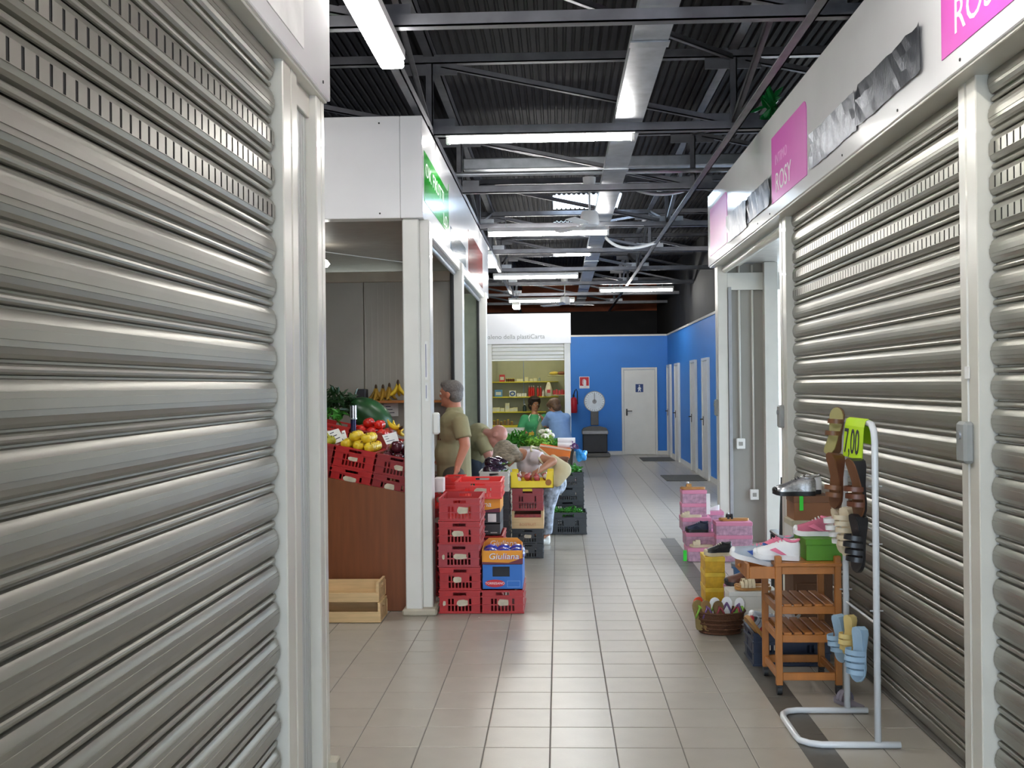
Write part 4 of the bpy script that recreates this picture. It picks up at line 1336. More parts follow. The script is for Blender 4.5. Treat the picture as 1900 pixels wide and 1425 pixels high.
for k, (px_, n, m, dzz) in enumerate([(738, 5, M_BAN, .165), (722, 4, M_BAN_D, .135), (710, 4, M_BAN_D, .12), (697, 4, M_BAN_D, .12)]):
    banana_bunch(['fresh yellow-green banana bunch standing at the right end of the shelf', 'ripe banana bunch next to the fresh one on the shelf', 'ripe banana bunch in the middle of the shelf', 'spotted banana bunch beside the dark box on the shelf'][k],
                 (xx(px_, 10.75, 720), 10.77, zs_ + dzz), (0, 0, R(90 + 70 * k)), n, m, .17, 3.6)
tag(MB().cbox(xx(664, 10.75, 720), xx(680, 10.75, 720), 10.68, 10.85, zs_ + .001, zs_ + .115, .006).build('storage_box', mat('box_dark', (.03, .03, .035), .7)), 'dark box at the left end of the banana shelf', 'box')
for k, (px_, py_, Yb, r_) in enumerate([(690, 772, 9.35, (R(90), R(15), R(100))), (735, 795, 8.75, (R(60), R(-40), R(60)))]):
    banana_bunch(['yellow banana bunch lying beside the watermelon', 'yellow banana bunch lying by the white post'][k], PX(px_ + 8, py_, Y=Yb)[:], r_, 5, M_BAN, .22, 1.6)
# watermelon, dark cabbage greens, scale pole
wm = tag(MB().ell((0, 0, 0), .21, .15, .135, 24, 16).build('watermelon', mat('melon_rind', H('23502a'), .35, 0, .45, 5, stretch=(.5, 3, 3)), None, True), 'large dark green watermelon on the display crates', 'watermelon')
wm.location = PX(688, 772, Y=9.25)
wm.rotation_euler = (0, R(35), R(10))
wm2 = tag(leaves(160, (-.22, .18, -.1, .15, -.03, .12), .11, rnd).build('leafy_greens', M_LEAF_D), 'dark curly kale heaped at the left of the display', 'kale', kind='stuff')
wm2.location = PX(618, 757, Y=9.2)
tag(leaves(90, (-.2, .12, -.1, .12, -.03, .06), .09, rnd).build('leafy_greens', M_LEAF), 'green salad leaves at the far left of the display', 'salad', kind='stuff').location = PX(606, 775, Y=9.0)
pole = thing('scale_pole', 'shiny chrome and dark blue scale pole among the fruit', 'scale pole', PX(656, 820, Y=8.55)[:])
zp = zy(752, 8.55) - zy(820, 8.55)
MB().cyl((0, 0, 0), (0, 0, zp * .62), .022, n=16).build('lower_tube', mat('pole_blue', H('23264e'), .2, .3), pole, 40)
MB().cyl((0, 0, zp * .62), (0, 0, zp * .66), .03, n=16).build('collar', M_GALV, pole, 40)
MB().cyl((0, 0, zp * .66), (0, 0, zp), .026, n=16).build('upper_tube', mat('pole_chrome', (.6, .6, .68), .12, .95), pole, 40)
tag(MB().cbox(-.02, .02, -.012, .012, -.035, .035, .01).build('wall_clip', mat('clip_brown', H('5a3528'), .6)), 'small brown wall clip between the pinned paper sheets', 'clip').location = PX(706, 758, Y=10.85)
# white paper bag leaning near the man
tag(MB().cbox(xx(806, 8.35, 880), xx(806, 8.35, 880) + .075, 8.3, 8.42, .845, .845 + .11, .006).build('paper_bag', mat('paper_bag', H('e8dcd8'), .7)), 'white paper bag standing on the crates behind the white post', 'bag')
# ================================================================== VEGETABLE STAND BEHIND THE WOMAN
rnd = random.Random(9)
Yb = 12.25
cxb, wbk = stack_x(1020, 1087, Yb)
crate('black plastic crate of herbs on the floor, lowest and widest at the vegetable stand', (cxb, Yb - .12, .0035), wbk, .40, zy(950, Yb), M_BLACK, torn=0)
tag(leaves(240, (-wbk / 2 + .03, wbk / 2 - .05, .0, .22, -.01, .02), .055, rnd).build('leafy_greens', M_LEAF), 'dark green herbs in the lowest black crate', 'herbs', kind='stuff').location = (cxb, Yb - .10, zy(950, Yb))
cxu, wu = stack_x(1022, 1083, Yb + .25)
hu = .162
for k in range(4):
    crate('black plastic crate in the tall vegetable stack, %s' % ['bottom', 'second', 'third', 'top one with green beans'][k], (cxu, Yb + .29, .0035 + k * (hu + .001)), wu, .42, hu, M_BLACK, torn=0)
ztop = .0035 + 4 * (hu + .001)
tag(leaves(420, (-wu / 2 + .03, wu / 2 - .05, .02, .36, -.01, .045), .06, rnd).build('leafy_greens', M_LEAF), 'green beans heaped in the top black crate', 'green beans', kind='stuff').location = (cxu, Yb + .29, ztop)
for k in range(3):
    cxv, wv = stack_x(960, 1020, Yb + .3)
    crate('black plastic crate behind the bending woman, %s' % ['bottom', 'second', 'top'][k], (cxv, Yb + .30, .0035 + k * (hu + .001)), wv - .02, .42, hu, M_BLACK, torn=0)
# sloping table with orange tub and vegetables
vt = thing('display_table', 'vegetable display table behind the bending shoppers', 'table', (-.30, 13.3, 0))
MB().cbox(-.62, .42, 0, 2.0, .74, .78, .006).build('table_top', M_BROWN, vt)
for a in (-.58, .38):
    for b2 in (.05, 1.95):
        MB().cbox(a - .025, a + .025, b2 - .025, b2 + .025, 0.0035, .74, .004).build('leg', M_BROWN, vt)
Yo = 13.42
cxo, wo = stack_x(1000, 1058, Yo)
c = carton('produce_tray', 'bright orange produce tray tilted on the vegetable table', (cxo, Yo, .785), wo, .5, .10, mat('tray_orange', H('ef7d1a'), .4), rot=(0, R(9), 0), cat='tray')
MB().cbox(-wo / 2 - .005, wo / 2 + .005, -.006, .0, .09, .115, .003).build('tray_rim', mat('tray_rim', H('f3c9a8'), .4), c)
def head(label, name, cat, loc, r, m, n=26, group=None):
    t = thing(name, label, cat, loc, group=group)
    return t
M_CAUL = mat('cauliflower', H('e6e2d2'), .6, 0, .1, 40, bump=1.0, bscale=70)
cf = random.Random(1)
for k, (x_, y_) in enumerate(((1006, 803), (1015, 802), (1021, 809), (1011, 811))):
    t = thing('cauliflower', ['white cauliflower, leftmost of the group on the table', 'white cauliflower, topmost on the table', 'white cauliflower nearest the woman in blue', 'white cauliflower lowest in front of the group'][k], 'cauliflower', PX(x_, y_, Y=14.3 - .06 * k)[:], group='cauliflowers')
    s = MB()
    for _ in range(26):
        a, b2 = cf.uniform(0, 6.28), cf.uniform(-.1, 1.5)
        s.ell((.042 * math.cos(a) * math.cos(b2), .042 * math.sin(a) * math.cos(b2), .03 * math.sin(b2)), .019, n=7, m=5)
    s.build('curd', M_CAUL, t, True)
    leaves(10, (-.03, .03, -.03, .03, -.04, -.02), .08, cf).build('leaf_wrap', M_LEAF_L, t)
for k, (x_, y_, m, n, lab) in enumerate([(950, 816, M_LEAF, 260, 'bunches of green leafy vegetables at the left of the vegetable table'),
                                         (1005, 820, M_LEAF_L, 150, 'pale green lettuce in front of the cauliflowers'),
                                         (975, 820, M_LEAF_L, 120, 'light green vegetables in the middle of the table'),
                                         (1026, 826, M_LEAF, 120, 'small green herbs beside the white paper rolls')]):
    o = tag(leaves(n, (-.16, .16, -.1, .2, -.06, .035) if k == 0 else (-.1, .1, -.1, .15, -.06, .03), .11 if k == 0 else .08, rnd, 1.2).build('leafy_greens', m), lab, 'greens', kind='stuff')
    o.location = PX(x_, y_, Y=14.1)
    tag(carton('produce_tray', ['grey produce tray under the leafy bunches', 'grey produce tray under the lettuce', 'grey produce tray in the table centre', 'grey produce tray under the herbs'][k], (o.location.x, 13.97, .785), .135, .32, max(o.location.z - .785 - .05, .03), M_GREYCR), None, 'tray')
M_ROLL = mat('paper_roll', (0.85, 0.85, 0.86), .7)
for k, (y_, dY) in enumerate(((826, 0), (817, .03))):
    p = PX(1051, y_, Y=13.75 + dY)
    t = thing('paper_roll', ('white paper roll lying on the vegetable table, lower one', 'white paper roll lying on top of another roll')[k], 'paper roll', p[:], group='white paper rolls')
    MB().cyl((-.11, 0, 0), (.11, 0, 0), .033, n=16).build('roll_body', M_ROLL, t, 40)
    MB().cyl((.1105, 0, 0), (.1125, 0, 0), .012, n=10).build('core', mat('core_card', H('8a7350'), .8), t)
# blue plastic bag
rb = random.Random(3)
bm_ = bmesh.new()
bmesh.ops.create_icosphere(bm_, subdivisions=3, radius=.055)
for v in bm_.verts:
    w_ = 1 + .22 * math.sin(v.co.x * 70 + 1) * math.cos(v.co.z * 60) + .12 * math.sin(v.co.y * 120 + v.co.z * 50)
    v.co *= w_ * rb.uniform(.96, 1.04)
    v.co.z *= 1.15
me = bpy.data.meshes.new('plastic_bag')
bm_.to_mesh(me)
bm_.free()
me.materials.append(mat('blue_plastic', H('3a9cf0'), .2, 0, .25, 12, coat=.5))
o = tag(obj('plastic_bag', me), 'bright blue plastic bag hanging at the corner of the vegetable stand', 'bag')
o.location = PX(1079, 845, Y=12.75)
o.scale = (1.25, 1, 1.1)
o = tag(leaves(30, (-.03, .03, -.03, .03, -.03, .03), .05, rb).build('radicchio', mat('radicchio', H('5a2f6a'), .5)), 'small purple radicchio beside the paper rolls', 'vegetable')
o.location = PX(1066, 826, Y=13.6)
# green crate behind the bald man
crate('green plastic crate standing behind the olive-shirted man', (xx(884, 10.9), 11.0, .35), .32, .35, .33, mat('crate_green', H('0f6a48'), .4), torn=0)
crate('black plastic crate supporting the green crate', (xx(884, 10.9), 11.0, .0035), .32, .35, .34, M_BLACK, torn=0)

# ================================================================== FAR SHOP CONTENTS
M_SHELFY = mat('shelf_yellow', H('d6c81c'), .4)
su = thing('shelf_unit', 'yellow wall shelves in the far household shop', 'shelving', (0, BKY, 0))
SYF = 21.28
zsh = [zy(y_, SYF, 960) for y_ in (708, 736, 764, 789)]
for k, z_ in enumerate(zsh):
    MB().cbox(-1.6, (.0, .0, -.25, -.35)[k], SYF - BKY, -.002, z_ - (.02 if k < 3 else .05), z_, .003).build('shelf_board', M_SHELFY, su)
for xk in (-1.2, -.57):
    MB().box(xk - .012, xk + .012, -.02, -.002, .6, 2.1).build('upright', M_SHOPIN, su)
cr = thing('shop_counter', 'white counter of the far household shop', 'counter', (0, 19.9, 0))
zc = zy(795, 19.9)
MB().cbox(-1.15, -.66, 0, .5, .0035, zc - .04, .004).build('counter_body', M_WHITE, cr)
MB().cbox(-1.17, -.63, -.03, .52, zc - .039, zc, .004).build('counter_top', M_WHITE, cr)
gd = random.Random(21)
def good(kind, label, x_, lev, w_, h_, m, group=None, Yk=None):
    """small article on shelf lev at photo x"""
    Yk = Yk or 21.38
    X_ = xx(x_, Yk, 720)
    t = thing(kind, label, kind.split('_')[-1], (X_, Yk, zsh[lev] + .0005), group=group)
    ww, hh_ = w_ * Yk / 2034, h_ * Yk / 2034
    if 'bottle' in kind:
        MB().lathe([(0, 0), (ww / 2, 0), (ww / 2, hh_ * .68), (ww * .2, hh_ * .84), (ww * .2, hh_ * .9)], 10).build('bottle_body', m, t, 40)
        MB().cyl((0, 0, hh_ * .9), (0, 0, hh_), ww * .24, n=8).build('cap', M_WHITE, t)
    elif 'jar' in kind:
        MB().lathe([(0, 0), (ww / 2, 0), (ww / 2, hh_ * .8), (ww * .4, hh_ * .86)], 10).build('jar_body', m, t, 40)
        MB().cyl((0, 0, hh_ * .86), (0, 0, hh_), ww * .42, n=10).build('lid', M_SHELFY, t)
    else:
        MB().cbox(-ww / 2, ww / 2, -.05, .05, 0, hh_, .003).build('carton', m, t)
        MB().box(-ww * .35, ww * .35, -.052, -.05, hh_ * .25, hh_ * .7).build('printed_panel', mat('print_pale', H('cfd0b8'), .6), t)
    return t
M_GR = mat('goods_red', H('c0241e'), .4)
M_GC = mat('goods_cream', H('d8d2a0'), .5)
M_GB = mat('goods_blue', H('5f93b8'), .5)
good('red_box', 'red box on the top yellow shelf', 932, 0, 10, 13, M_GR)
for k, x_ in enumerate((941, 945, 949, 953)):
    good('jar', 'small brown jar on the top yellow shelf', x_, 0, 4, 6, mat('goods_brown', H('6a3f1c'), .4), 'jars on the top shelf')
for k, (x_, h_) in enumerate(((962, 5), (968, 5), (977, 8), (986, 5), (993, 6))):
    good('small_box', 'small cream box on the top yellow shelf', x_, 0, 6, h_, M_GC, 'cream boxes on the top shelf')
good('bottle', 'clear bottle at the right end of the top yellow shelf', 1001, 0, 4, 8, M_GLASS_S if False else mat('goods_clear', H('9fb0a8'), .2))
good('orange_box', 'salmon box at the left of the second yellow shelf', 909, 1, 9, 12, mat('goods_salmon', H('e08a6a'), .5))
good('blue_box', 'pale blue box on the second yellow shelf', 925, 1, 14, 13, M_GB)
b_ = good('white_box', 'white box with a dark blue ring mark on the second yellow shelf', 951, 1, 12, 11, M_PAPER)
MB().tube([(.045 * math.cos(a), -.054, .058 + .035 * math.sin(a)) for a in [i * math.pi / 8 for i in range(16)]], .012, 6, True).build('ring_mark', mat('goods_navy', H('2a4f8a'), .5), b_)
for k in range(4):
    good('small_box', 'small white tub in the row on the second yellow shelf', 961 + k * 4.6, 1, 4, 6, M_PAPER, 'tubs on the second shelf')
for k in range(3):
    good('red_bottle', 'tall red bottle on the second yellow shelf, left cluster', 982 + k * 4, 1, 4, 20, M_GR, 'red bottles, left cluster')
for k in range(2):
    good('red_bottle', 'tall red bottle on the second yellow shelf, right cluster', 998 + k * 5, 1, 4, 19, M_GR, 'red bottles, right cluster')
good('white_bottle', 'white bottle right of the red bottles', 1008, 1, 4, 12, M_WHITE)
for k, (x_, w_, h_) in enumerate(((915, 8, 8), (923, 8, 8), (932, 8, 7), (949, 8, 7), (956, 8, 8), (941, 8, 16))):
    good('small_box', 'pale carton in the row on the third yellow shelf' if k < 5 else 'taller pale carton standing out on the third yellow shelf', x_, 2, w_, h_, M_GC, 'cartons on the third shelf' if k < 5 else None)
good('dark_bottle', 'dark bottle with a white cap beside the woman in green', 973, 2, 7, 14, mat('goods_dark', H('2a3a3a'), .3))
for k in range(7):
    good('jar', 'small jar on the lowest yellow shelf', 910 + k * 6.5, 3, 5, 7 + (k % 3) * 2, mat('goods_amber', H('8a6a3a'), .35), 'jars on the lowest shelf')
# side shelf with bags on the right wall
ss = thing('shelf_unit', 'small side shelf at the right of the far shop', 'shelving', (0.10, 20.9, 0))
zq = zy(700, 20.9)
for k, z_ in enumerate((zy(697, 20.9), zy(733, 20.9))):
    MB().cbox(-.30, .055, -.3, .3, z_ - .02, z_, .003).build('shelf_board', mat('shelf_pale', H('b8b48a'), .5), ss)
for k, (x_, y_, m, lab) in enumerate([(1018, 722, mat('goods_bag', H('d8d0b4'), .4, 0, .2, 12), 'cream and red printed bag hanging from the side shelf')]):
    p = PX(x_, y_, Y=20.5)
    s = MB().loft([[p + Vector((rx * math.cos(a), .4 * rx * math.sin(a), z_)) for a in [2 * math.pi * i / 12 for i in range(12)]] for rx, z_ in ((.03, -.14), (.065, -.12), (.07, -.02), (.05, .06), (.02, .13))])
    t = thing('shopping_bag', lab, 'bag', (0, 0, 0))
    s.build('bag_body', m, t, True)
    MB().cbox(p.x - .03, p.x + .03, p.y - .036, p.y - .03, p.z - .07, p.z - .01, .002).build('red_print', M_GR, t)
for k in range(5):
    p = PX(1028 + k * 5, 733, Y=20.75)
    t = thing('red_packet', 'red packet lying on the lower side shelf', 'packet', (p.x, p.y, zy(733, 20.9) + .001), group='red packets on the side shelf')
    MB().cbox(-.022, .022, -.05, .05, 0, .08 + .02 * (k % 2), .004).build('packet_body', M_GR, t)
for k in range(2):
    p = PX(1028 + k * 14, 695, Y=20.75)
    tag(MB().ell((0, 0, 0), .09, .06, .035, 12, 8).build('plastic_bundle', mat('bundle_%d' % k, (H('c9b04a'), H('7a4a34'))[k], .4), None, True), ('yellow wrapped bundle on the upper side shelf', 'brown wrapped bundle on the upper side shelf')[k], 'bundle').location = (p.x, 20.8, zy(697, 20.9) + .036)

# ================================================================== FAR END OBJECTS
# fire extinguisher on the far wall
p = PX(1063, 752, Y=BY - .12)
fe = thing('fire_extinguisher', 'red fire extinguisher hung on the blue wall', 'fire extinguisher', (p.x + .02, BY - .12, p.z - .18))
MB().lathe([(0, 0), (.07, 0), (.085, .02), (.085, .30), (.06, .35), (.03, .37), (0, .37)], 16).build('cylinder_body', mat('extinguisher_red', H('b0182a'), .3), fe, 40)
MB().cyl((0, 0, .37), (0, 0, .43), .022, n=10).build('valve', M_RUBBER, fe)
MB().tube([(0, 0, .42), (.03, -.02, .52), (.06, -.02, .56), (.085, -.02, .50), (.088, -.02, .36), (.09, -.02, .2)], .012, 7).build('hose', M_RUBBER, fe, True)
MB().cbox(-.03, .03, .085, .118, .15, .3, .004).build('bracket', M_GALV, fe)
# fire sign
p0, p1 = PX(1075, 720, Y=BY), PX(1093.5, 698, Y=BY)
sg = thing('safety_sign', 'square red fire extinguisher sign on the blue wall', 'sign', ((p0.x + p1.x) / 2, BY, (p0.z + p1.z) / 2))
ws = (p1.x - p0.x) / 2
MB().cbox(-ws, ws, -.006, -.001, -ws * 1.25, ws * 1.1, .001).build('sign_plate', M_PAPER, sg)
MB().cbox(-ws * .88, ws * .88, -.009, -.0065, -ws * .72, ws * .98, .001).build('red_field', mat('sign_fire_red', H('c01f2e'), .5), sg)
MB().lathe([(0, -.09), (.032, -.09), (.034, .03), (.015, .06), (0, .06)], 10).xf(Matrix.Translation((.01, -.010, 0)) @ Matrix.Diagonal((1, .06, 1, 1))).build('pictogram', M_WTEXT, sg)
MB().tube([(.01, -.0105, .07), (-.03, -.0105, .06), (-.045, -.0105, .0), (-.035, -.0105, -.06)], .006, 5).build('pictogram', M_WTEXT, sg)
# dial scale
Ysc = 25.3
pc = PX(1103, 745, Y=Ysc)
sc = thing('dial_scale', 'old platform scale with a large round white dial', 'scale', (pc.x, Ysc, 0))
rd = 19.5 * Ysc / 2034
zd = pc.z
MB().cyl((0, -.03, zd), (0, .09, zd), rd, n=36).build('dial_case', mat('scale_grey', (.30, .30, .31), .45, .3), sc, 40)
fc = MB().cyl((0, -.036, zd), (0, -.031, zd), rd * .93, n=36).build('dial_face', mat('dial_white', (.72, .78, .82), .4), sc)
for k in range(24):
    a = k * math.pi / 12
    MB().cyl((rd * .78 * math.cos(a), -.0365, zd + rd * .78 * math.sin(a)), (rd * .88 * math.cos(a), -.0365, zd + rd * .88 * math.sin(a)), .004, n=4).build('dial_tick', M_INK, fc)
MB().cyl((0, -.038, zd), (0, -.042, zd), .05, n=14).build('hub', mat('scale_grey', (.30, .30, .31), .45), sc)
MB().cyl((0, -.04, zd), (0, -.04, zd + rd * .8), .006, n=5).build('pointer', M_INK, sc)
M_SCALE = mat('scale_body', (.11, .105, .10), .5, .2)
MB().cbox(-.09, .09, -.03, .09, .72, zd - rd + .02, .01).build('column', M_SCALE, sc)
s = MB().prism([(-.30, .60), (.30, .60), (.26, .66), (.10, .70), (-.10, .70), (-.26, .66)], 'y', -.2, .2)
s.build('shoulder', M_SCALE, sc)
MB().cbox(-.28, .28, -.22, .24, .10, .60, .02).build('base_cabinet', mat('scale_base', (.03, .03, .035), .5), sc)
MB().cbox(-.30, .30, -.26, .26, .52, .60, .015).build('platform_edge', mat('scale_grey', (.30, .30, .31), .45), sc)
MB().cbox(-.34, .34, -.30, .30, .0035, .09, .015).build('foot_plate', M_SCALE, sc)
# green plant on top of the right stall board
pl = tag(leaves(26, (-.04, .04, -.08, .08, 0, .05), .16, rnd, 1.4).build('artificial_plant', mat('plant_bright', H('1f9a4a'), .4)), 'green leafy plant poking out above the right white board', 'plant')
pl.location = PX(1432, 205, Y=8.9)
# ================================================================== PEOPLE
def blob(name, parent, m, caps=(), ells=(), cones=(), voxel=.008, smooth=6):
    """one continuous surface grown from overlapping tapered limbs"""
    s = MB()
    for p0, p1, r0, r1 in caps:
        p0, p1 = Vector(p0), Vector(p1)
        s.cyl(p0, p1, r0, r1, 14)
        s.ell(p0, r0, n=14, m=9)
        s.ell(p1, r1, n=14, m=9)
    for e in ells:
        c, r = e[0], e[1]
        s.ell(c, r[0], r[1], r[2], 16, 11, e[2] if len(e) > 2 else None)
    for p0, p1, r0, r1 in cones:          # flat ended: cuffs and hems
        s.cyl(p0, p1, r0, r1, 18)
    o = s.build(name, m, None)
    md = o.modifiers.new('r', 'REMESH')
    md.mode = 'VOXEL'
    md.voxel_size = voxel
    if smooth:
        ms = o.modifiers.new('s', 'SMOOTH')
        ms.factor = .5
        ms.iterations = smooth
    dg = bpy.context.evaluated_depsgraph_get()
    me = bpy.data.meshes.new_from_object(o.evaluated_get(dg))
    bpy.data.objects.remove(o)
    me.materials.clear()
    me.materials.append(m)
    me.polygons.foreach_set('use_smooth', [True] * len(me.polygons))
    r = bpy.data.objects.new(name, me)
    COL.objects.link(r)
    r.parent = parent
    return r
def J(x, y, Y):
    return PX(x, y, Y=Y)
def hand(caps, wrist, d, palm_n, curl=.5, s=1.0):
    """palm and five bent fingers added to caps; d = direction of fingers, palm_n = palm normal"""
    d = Vector(d).normalized()
    n = Vector(palm_n)
    n = (n - d * n.dot(d)).normalized()
    w = d.cross(n)
    wr = Vector(wrist)
    caps.append((wr, wr + d * .05 * s, .026 * s, .030 * s))
    for k, (off, L) in enumerate(((-.030, .060), (-.010, .075), (.010, .080), (.029, .070))):
        b0 = wr + d * .078 * s + w * off * s
        caps.append((wr + d * .03 * s + w * off * .7 * s, b0, .015 * s, .0105 * s))
        m1 = b0 + (d * math.cos(curl * .6) + n * math.sin(curl * .6)) * L * .5 * s
        e1 = m1 + (d * math.cos(curl * 1.8) + n * math.sin(curl * 1.8)) * L * .5 * s
        caps.append((b0, m1, .0100 * s, .0092 * s))
        caps.append((m1, e1, .0092 * s, .0075 * s))
    t0 = wr + d * .025 * s + w * .028 * s
    t1 = t0 + (d * .6 + w * .75 + n * .2).normalized() * .04 * s
    t2 = t1 + (d * .9 + w * .2 + n * .4).normalized() * .035 * s
    caps.append((t0, t1, .014 * s, .012 * s))
    caps.append((t1, t2, .012 * s, .009 * s))
def head_parts(c, fwd_, up_, s=1.0):
    """ellipsoids for skull, jaw, nose, ears, brow; returns (ells, caps)"""
    f = Vector(fwd_).normalized()
    u = Vector(up_)
    u = (u - f * u.dot(f)).normalized()
    l = u.cross(f)
    q = Matrix((f, l, u)).transposed()
    c = Vector(c)
    ells = [(c + f * -.005 * s + u * .02 * s, (.098 * s, .078 * s, .095 * s), q),
            (c + f * .022 * s - u * .055 * s, (.068 * s, .060 * s, .072 * s), q),
            (c + f * .095 * s - u * .012 * s, (.018 * s, .014 * s, .026 * s), q),
            (c + f * .072 * s - u * .098 * s, (.022 * s, .026 * s, .018 * s), q),
            (c + f * .078 * s - u * .060 * s, (.020 * s, .026 * s, .012 * s), q),
            (c + f * .080 * s + u * .028 * s, (.020 * s, .050 * s, .012 * s), q)]
    for sgn in (-1, 1):
        ells.append((c + l * sgn * .080 * s - f * .008 * s - u * .015 * s, (.022 * s, .010 * s, .032 * s), q))
    return ells, f, u, l, q
M_EYE_W = mat('eye_white', (.8, .8, .78), .3)
M_EYE_D = mat('eye_dark', (.02, .015, .012), .2)
M_LIP = mat('lip', H('9c5a4e'), .5)
def face(parent, c, f, u, l, s=1.0):
    c = Vector(c)
    for sg_ in (-1, 1):
        e = MB().ell(c + f * .081 * s + l * sg_ * .032 * s + u * .004 * s, .011 * s, n=10, m=8).build('eye', M_EYE_W, parent, True)
        MB().ell(c + f * .090 * s + l * sg_ * .032 * s + u * .004 * s, .0045 * s, n=8, m=6).build('pupil', M_EYE_D, e, True)
    a = c + f * .097 * s - u * .058 * s
    MB().tube([a - l * .024 * s - f * .010 * s, a - l * .01 * s, a + l * .01 * s, a + l * .024 * s - f * .010 * s], .0055 * s, 6).build('mouth', M_LIP, parent, True)
SK = mat('skin_ruddy', H('c08065'), .5, 0, .06, 12)
SK2 = mat('skin_tan', H('b07a5c'), .5, 0, .06, 12)
SK3 = mat('skin_bald', H('bd8273'), .42, 0, .06, 12)
OLIVE = mat('olive_cotton', H('928b68'), .85, 0, .06, 9, bump=.15, bscale=14)
M_DENIM = mat('dark_denim', H('1f2836'), .8, 0, .15, 14)
M_TROU = mat('grey_trousers', H('4a463e'), .8, 0, .1, 10)
M_SHOE = mat('black_shoe', (.02, .02, .02), .4)
def foot_block(name, parent, m, ankle, toe):
    return blob(name, parent, m, caps=[(ankle + Vector((0, 0, -.03)), toe + Vector((0, 0, .035)), .042, .032), (ankle + Vector((0, 0, .01)), ankle + Vector((0, 0, -.04)), .042, .04)], voxel=.01)

# ---- man with grey hair, olive T-shirt, seen from the side
Ya = 9.75
def man_a():
    t = thing('person', 'man in an olive T-shirt with short grey hair standing by the crates', 'person', (-.93, Ya, 0))
    inv = Matrix.Translation((.93, -Ya, 0))
    P = lambda x, y, Y: inv @ J(x, y, Y)
    hc = P(836, 731, Ya)
    f = Vector((-1, .35, .0)).normalized()
    ells, f, u, l, q = head_parts(hc, f, (0.05, 0, 1), .98)
    neck0, neck1 = hc + Vector((.03, 0, -.06)), P(843, 766, Ya)
    ch = P(841, 795, Ya); wa = P(842, 850, Ya); hp = P(843, 890, Ya)
    shn, elb, wr = P(853, 781, Ya - .21), P(863, 826, Ya - .25), P(850, 862, Ya - .27)
    shf, elf, wrf = P(850, 781, Ya + .20), P(845, 828, Ya + .24), P(822, 850, Ya + .2)
    caps = [(neck0, neck1, .058, .066), (ch, wa, .12, .125), (wa, hp, .125, .13),
            (shn, elb, .055, .046), (elb, wr, .045, .030), (shf, elf, .055, .045), (elf, wrf, .044, .030),
            (ch + Vector((0, -.08, .06)), shn, .08, .055), (ch + Vector((0, .08, .06)), shf, .08, .055)]
    hand(caps, wr, (-.25, -.05, -1), (-1, .3, 0), .5, .95)
    hand(caps, wrf, (-.8, 0, -.4), (0, 0, -1), .5, .95)
    legs = []
    for sy in (-.10, .10):
        h_, k_, a_ = Vector((.0, sy, .86)), Vector((-.01, sy, .47)), Vector((.02, sy, .09))
        caps += [(h_, k_, .085, .055), (k_, a_, .055, .036), (a_, a_ + Vector((-.12, 0, -.05)), .036, .03)]
        legs.append((h_, k_, a_))
    blob('body', t, SK, caps, ells, voxel=.0075, smooth=5)
    face(t, hc, f, u, l, .98)
    # hair: cap over back and top
    blob('hair', t, mat('grey_hair', H('6f6a66'), .7, 0, .3, 60, bump=.6, bscale=120), ells=[(hc - f * .022 + u * .045, (.100, .086, .082), q), (hc - f * .05 - u * .01, (.066, .080, .075), q), (hc + f * .03 + u * .082, (.065, .066, .04), q)], voxel=.008, smooth=3)
    # T-shirt
    sc_, se = [], []
    up_ = ch + Vector((0, 0, .02))
    sc_ += [(ch + Vector((0, -.09, .05)), shn, .115, .075), (ch + Vector((0, .09, .05)), shf, .115, .075), (neck1 + Vector((0, 0, -.005)), ch, .085, .13)]
    se += [(ch + Vector((-.005, 0, -.02)), (.145, .20, .17)), (wa + Vector((-.02, 0, .04)), (.155, .19, .16))]
    cn = [(ch, hp + Vector((0, 0, -.03)), .15, .158), (shn + (shn - elb) * .1, shn.lerp(elb, .72), .078, .073), (shf + (shf - elf) * .1, shf.lerp(elf, .72), .078, .073)]
    blob('t_shirt', t, OLIVE, sc_, se, cn, voxel=.009, smooth=4)
    for (h_, k_, a_), nm in zip(legs, ('l', 'r')):
        pass
    blob('trousers', t, M_TROU, [(legs[0][0], legs[0][1], .105, .08), (legs[1][0], legs[1][1], .105, .08), (hp + Vector((0, 0, .02)), hp + Vector((0, 0, -.06)), .135, .13)], (),
         [(legs[0][1] + Vector((0, 0, .03)), legs[0][2] + Vector((0, 0, -.01)), .08, .068), (legs[1][1] + Vector((0, 0, .03)), legs[1][2] + Vector((0, 0, -.01)), .08, .068)], voxel=.011)
    for h_, k_, a_ in legs:
        foot_block('shoe', t, M_SHOE, a_, a_ + Vector((-.16, 0, -.085)))
    gp = P(817, 795, Ya - .12)
    MB().tube([gp, gp + Vector((-.015, 0, -.05)), gp + Vector((-.02, 0, -.10)), gp + Vector((.0, 0, -.10)), gp + Vector((.012, 0, -.05))], .006, 6, True).build('hanging_glasses', mat('glasses_brown', H('5a2f2a'), .4), t, True)
man_a()

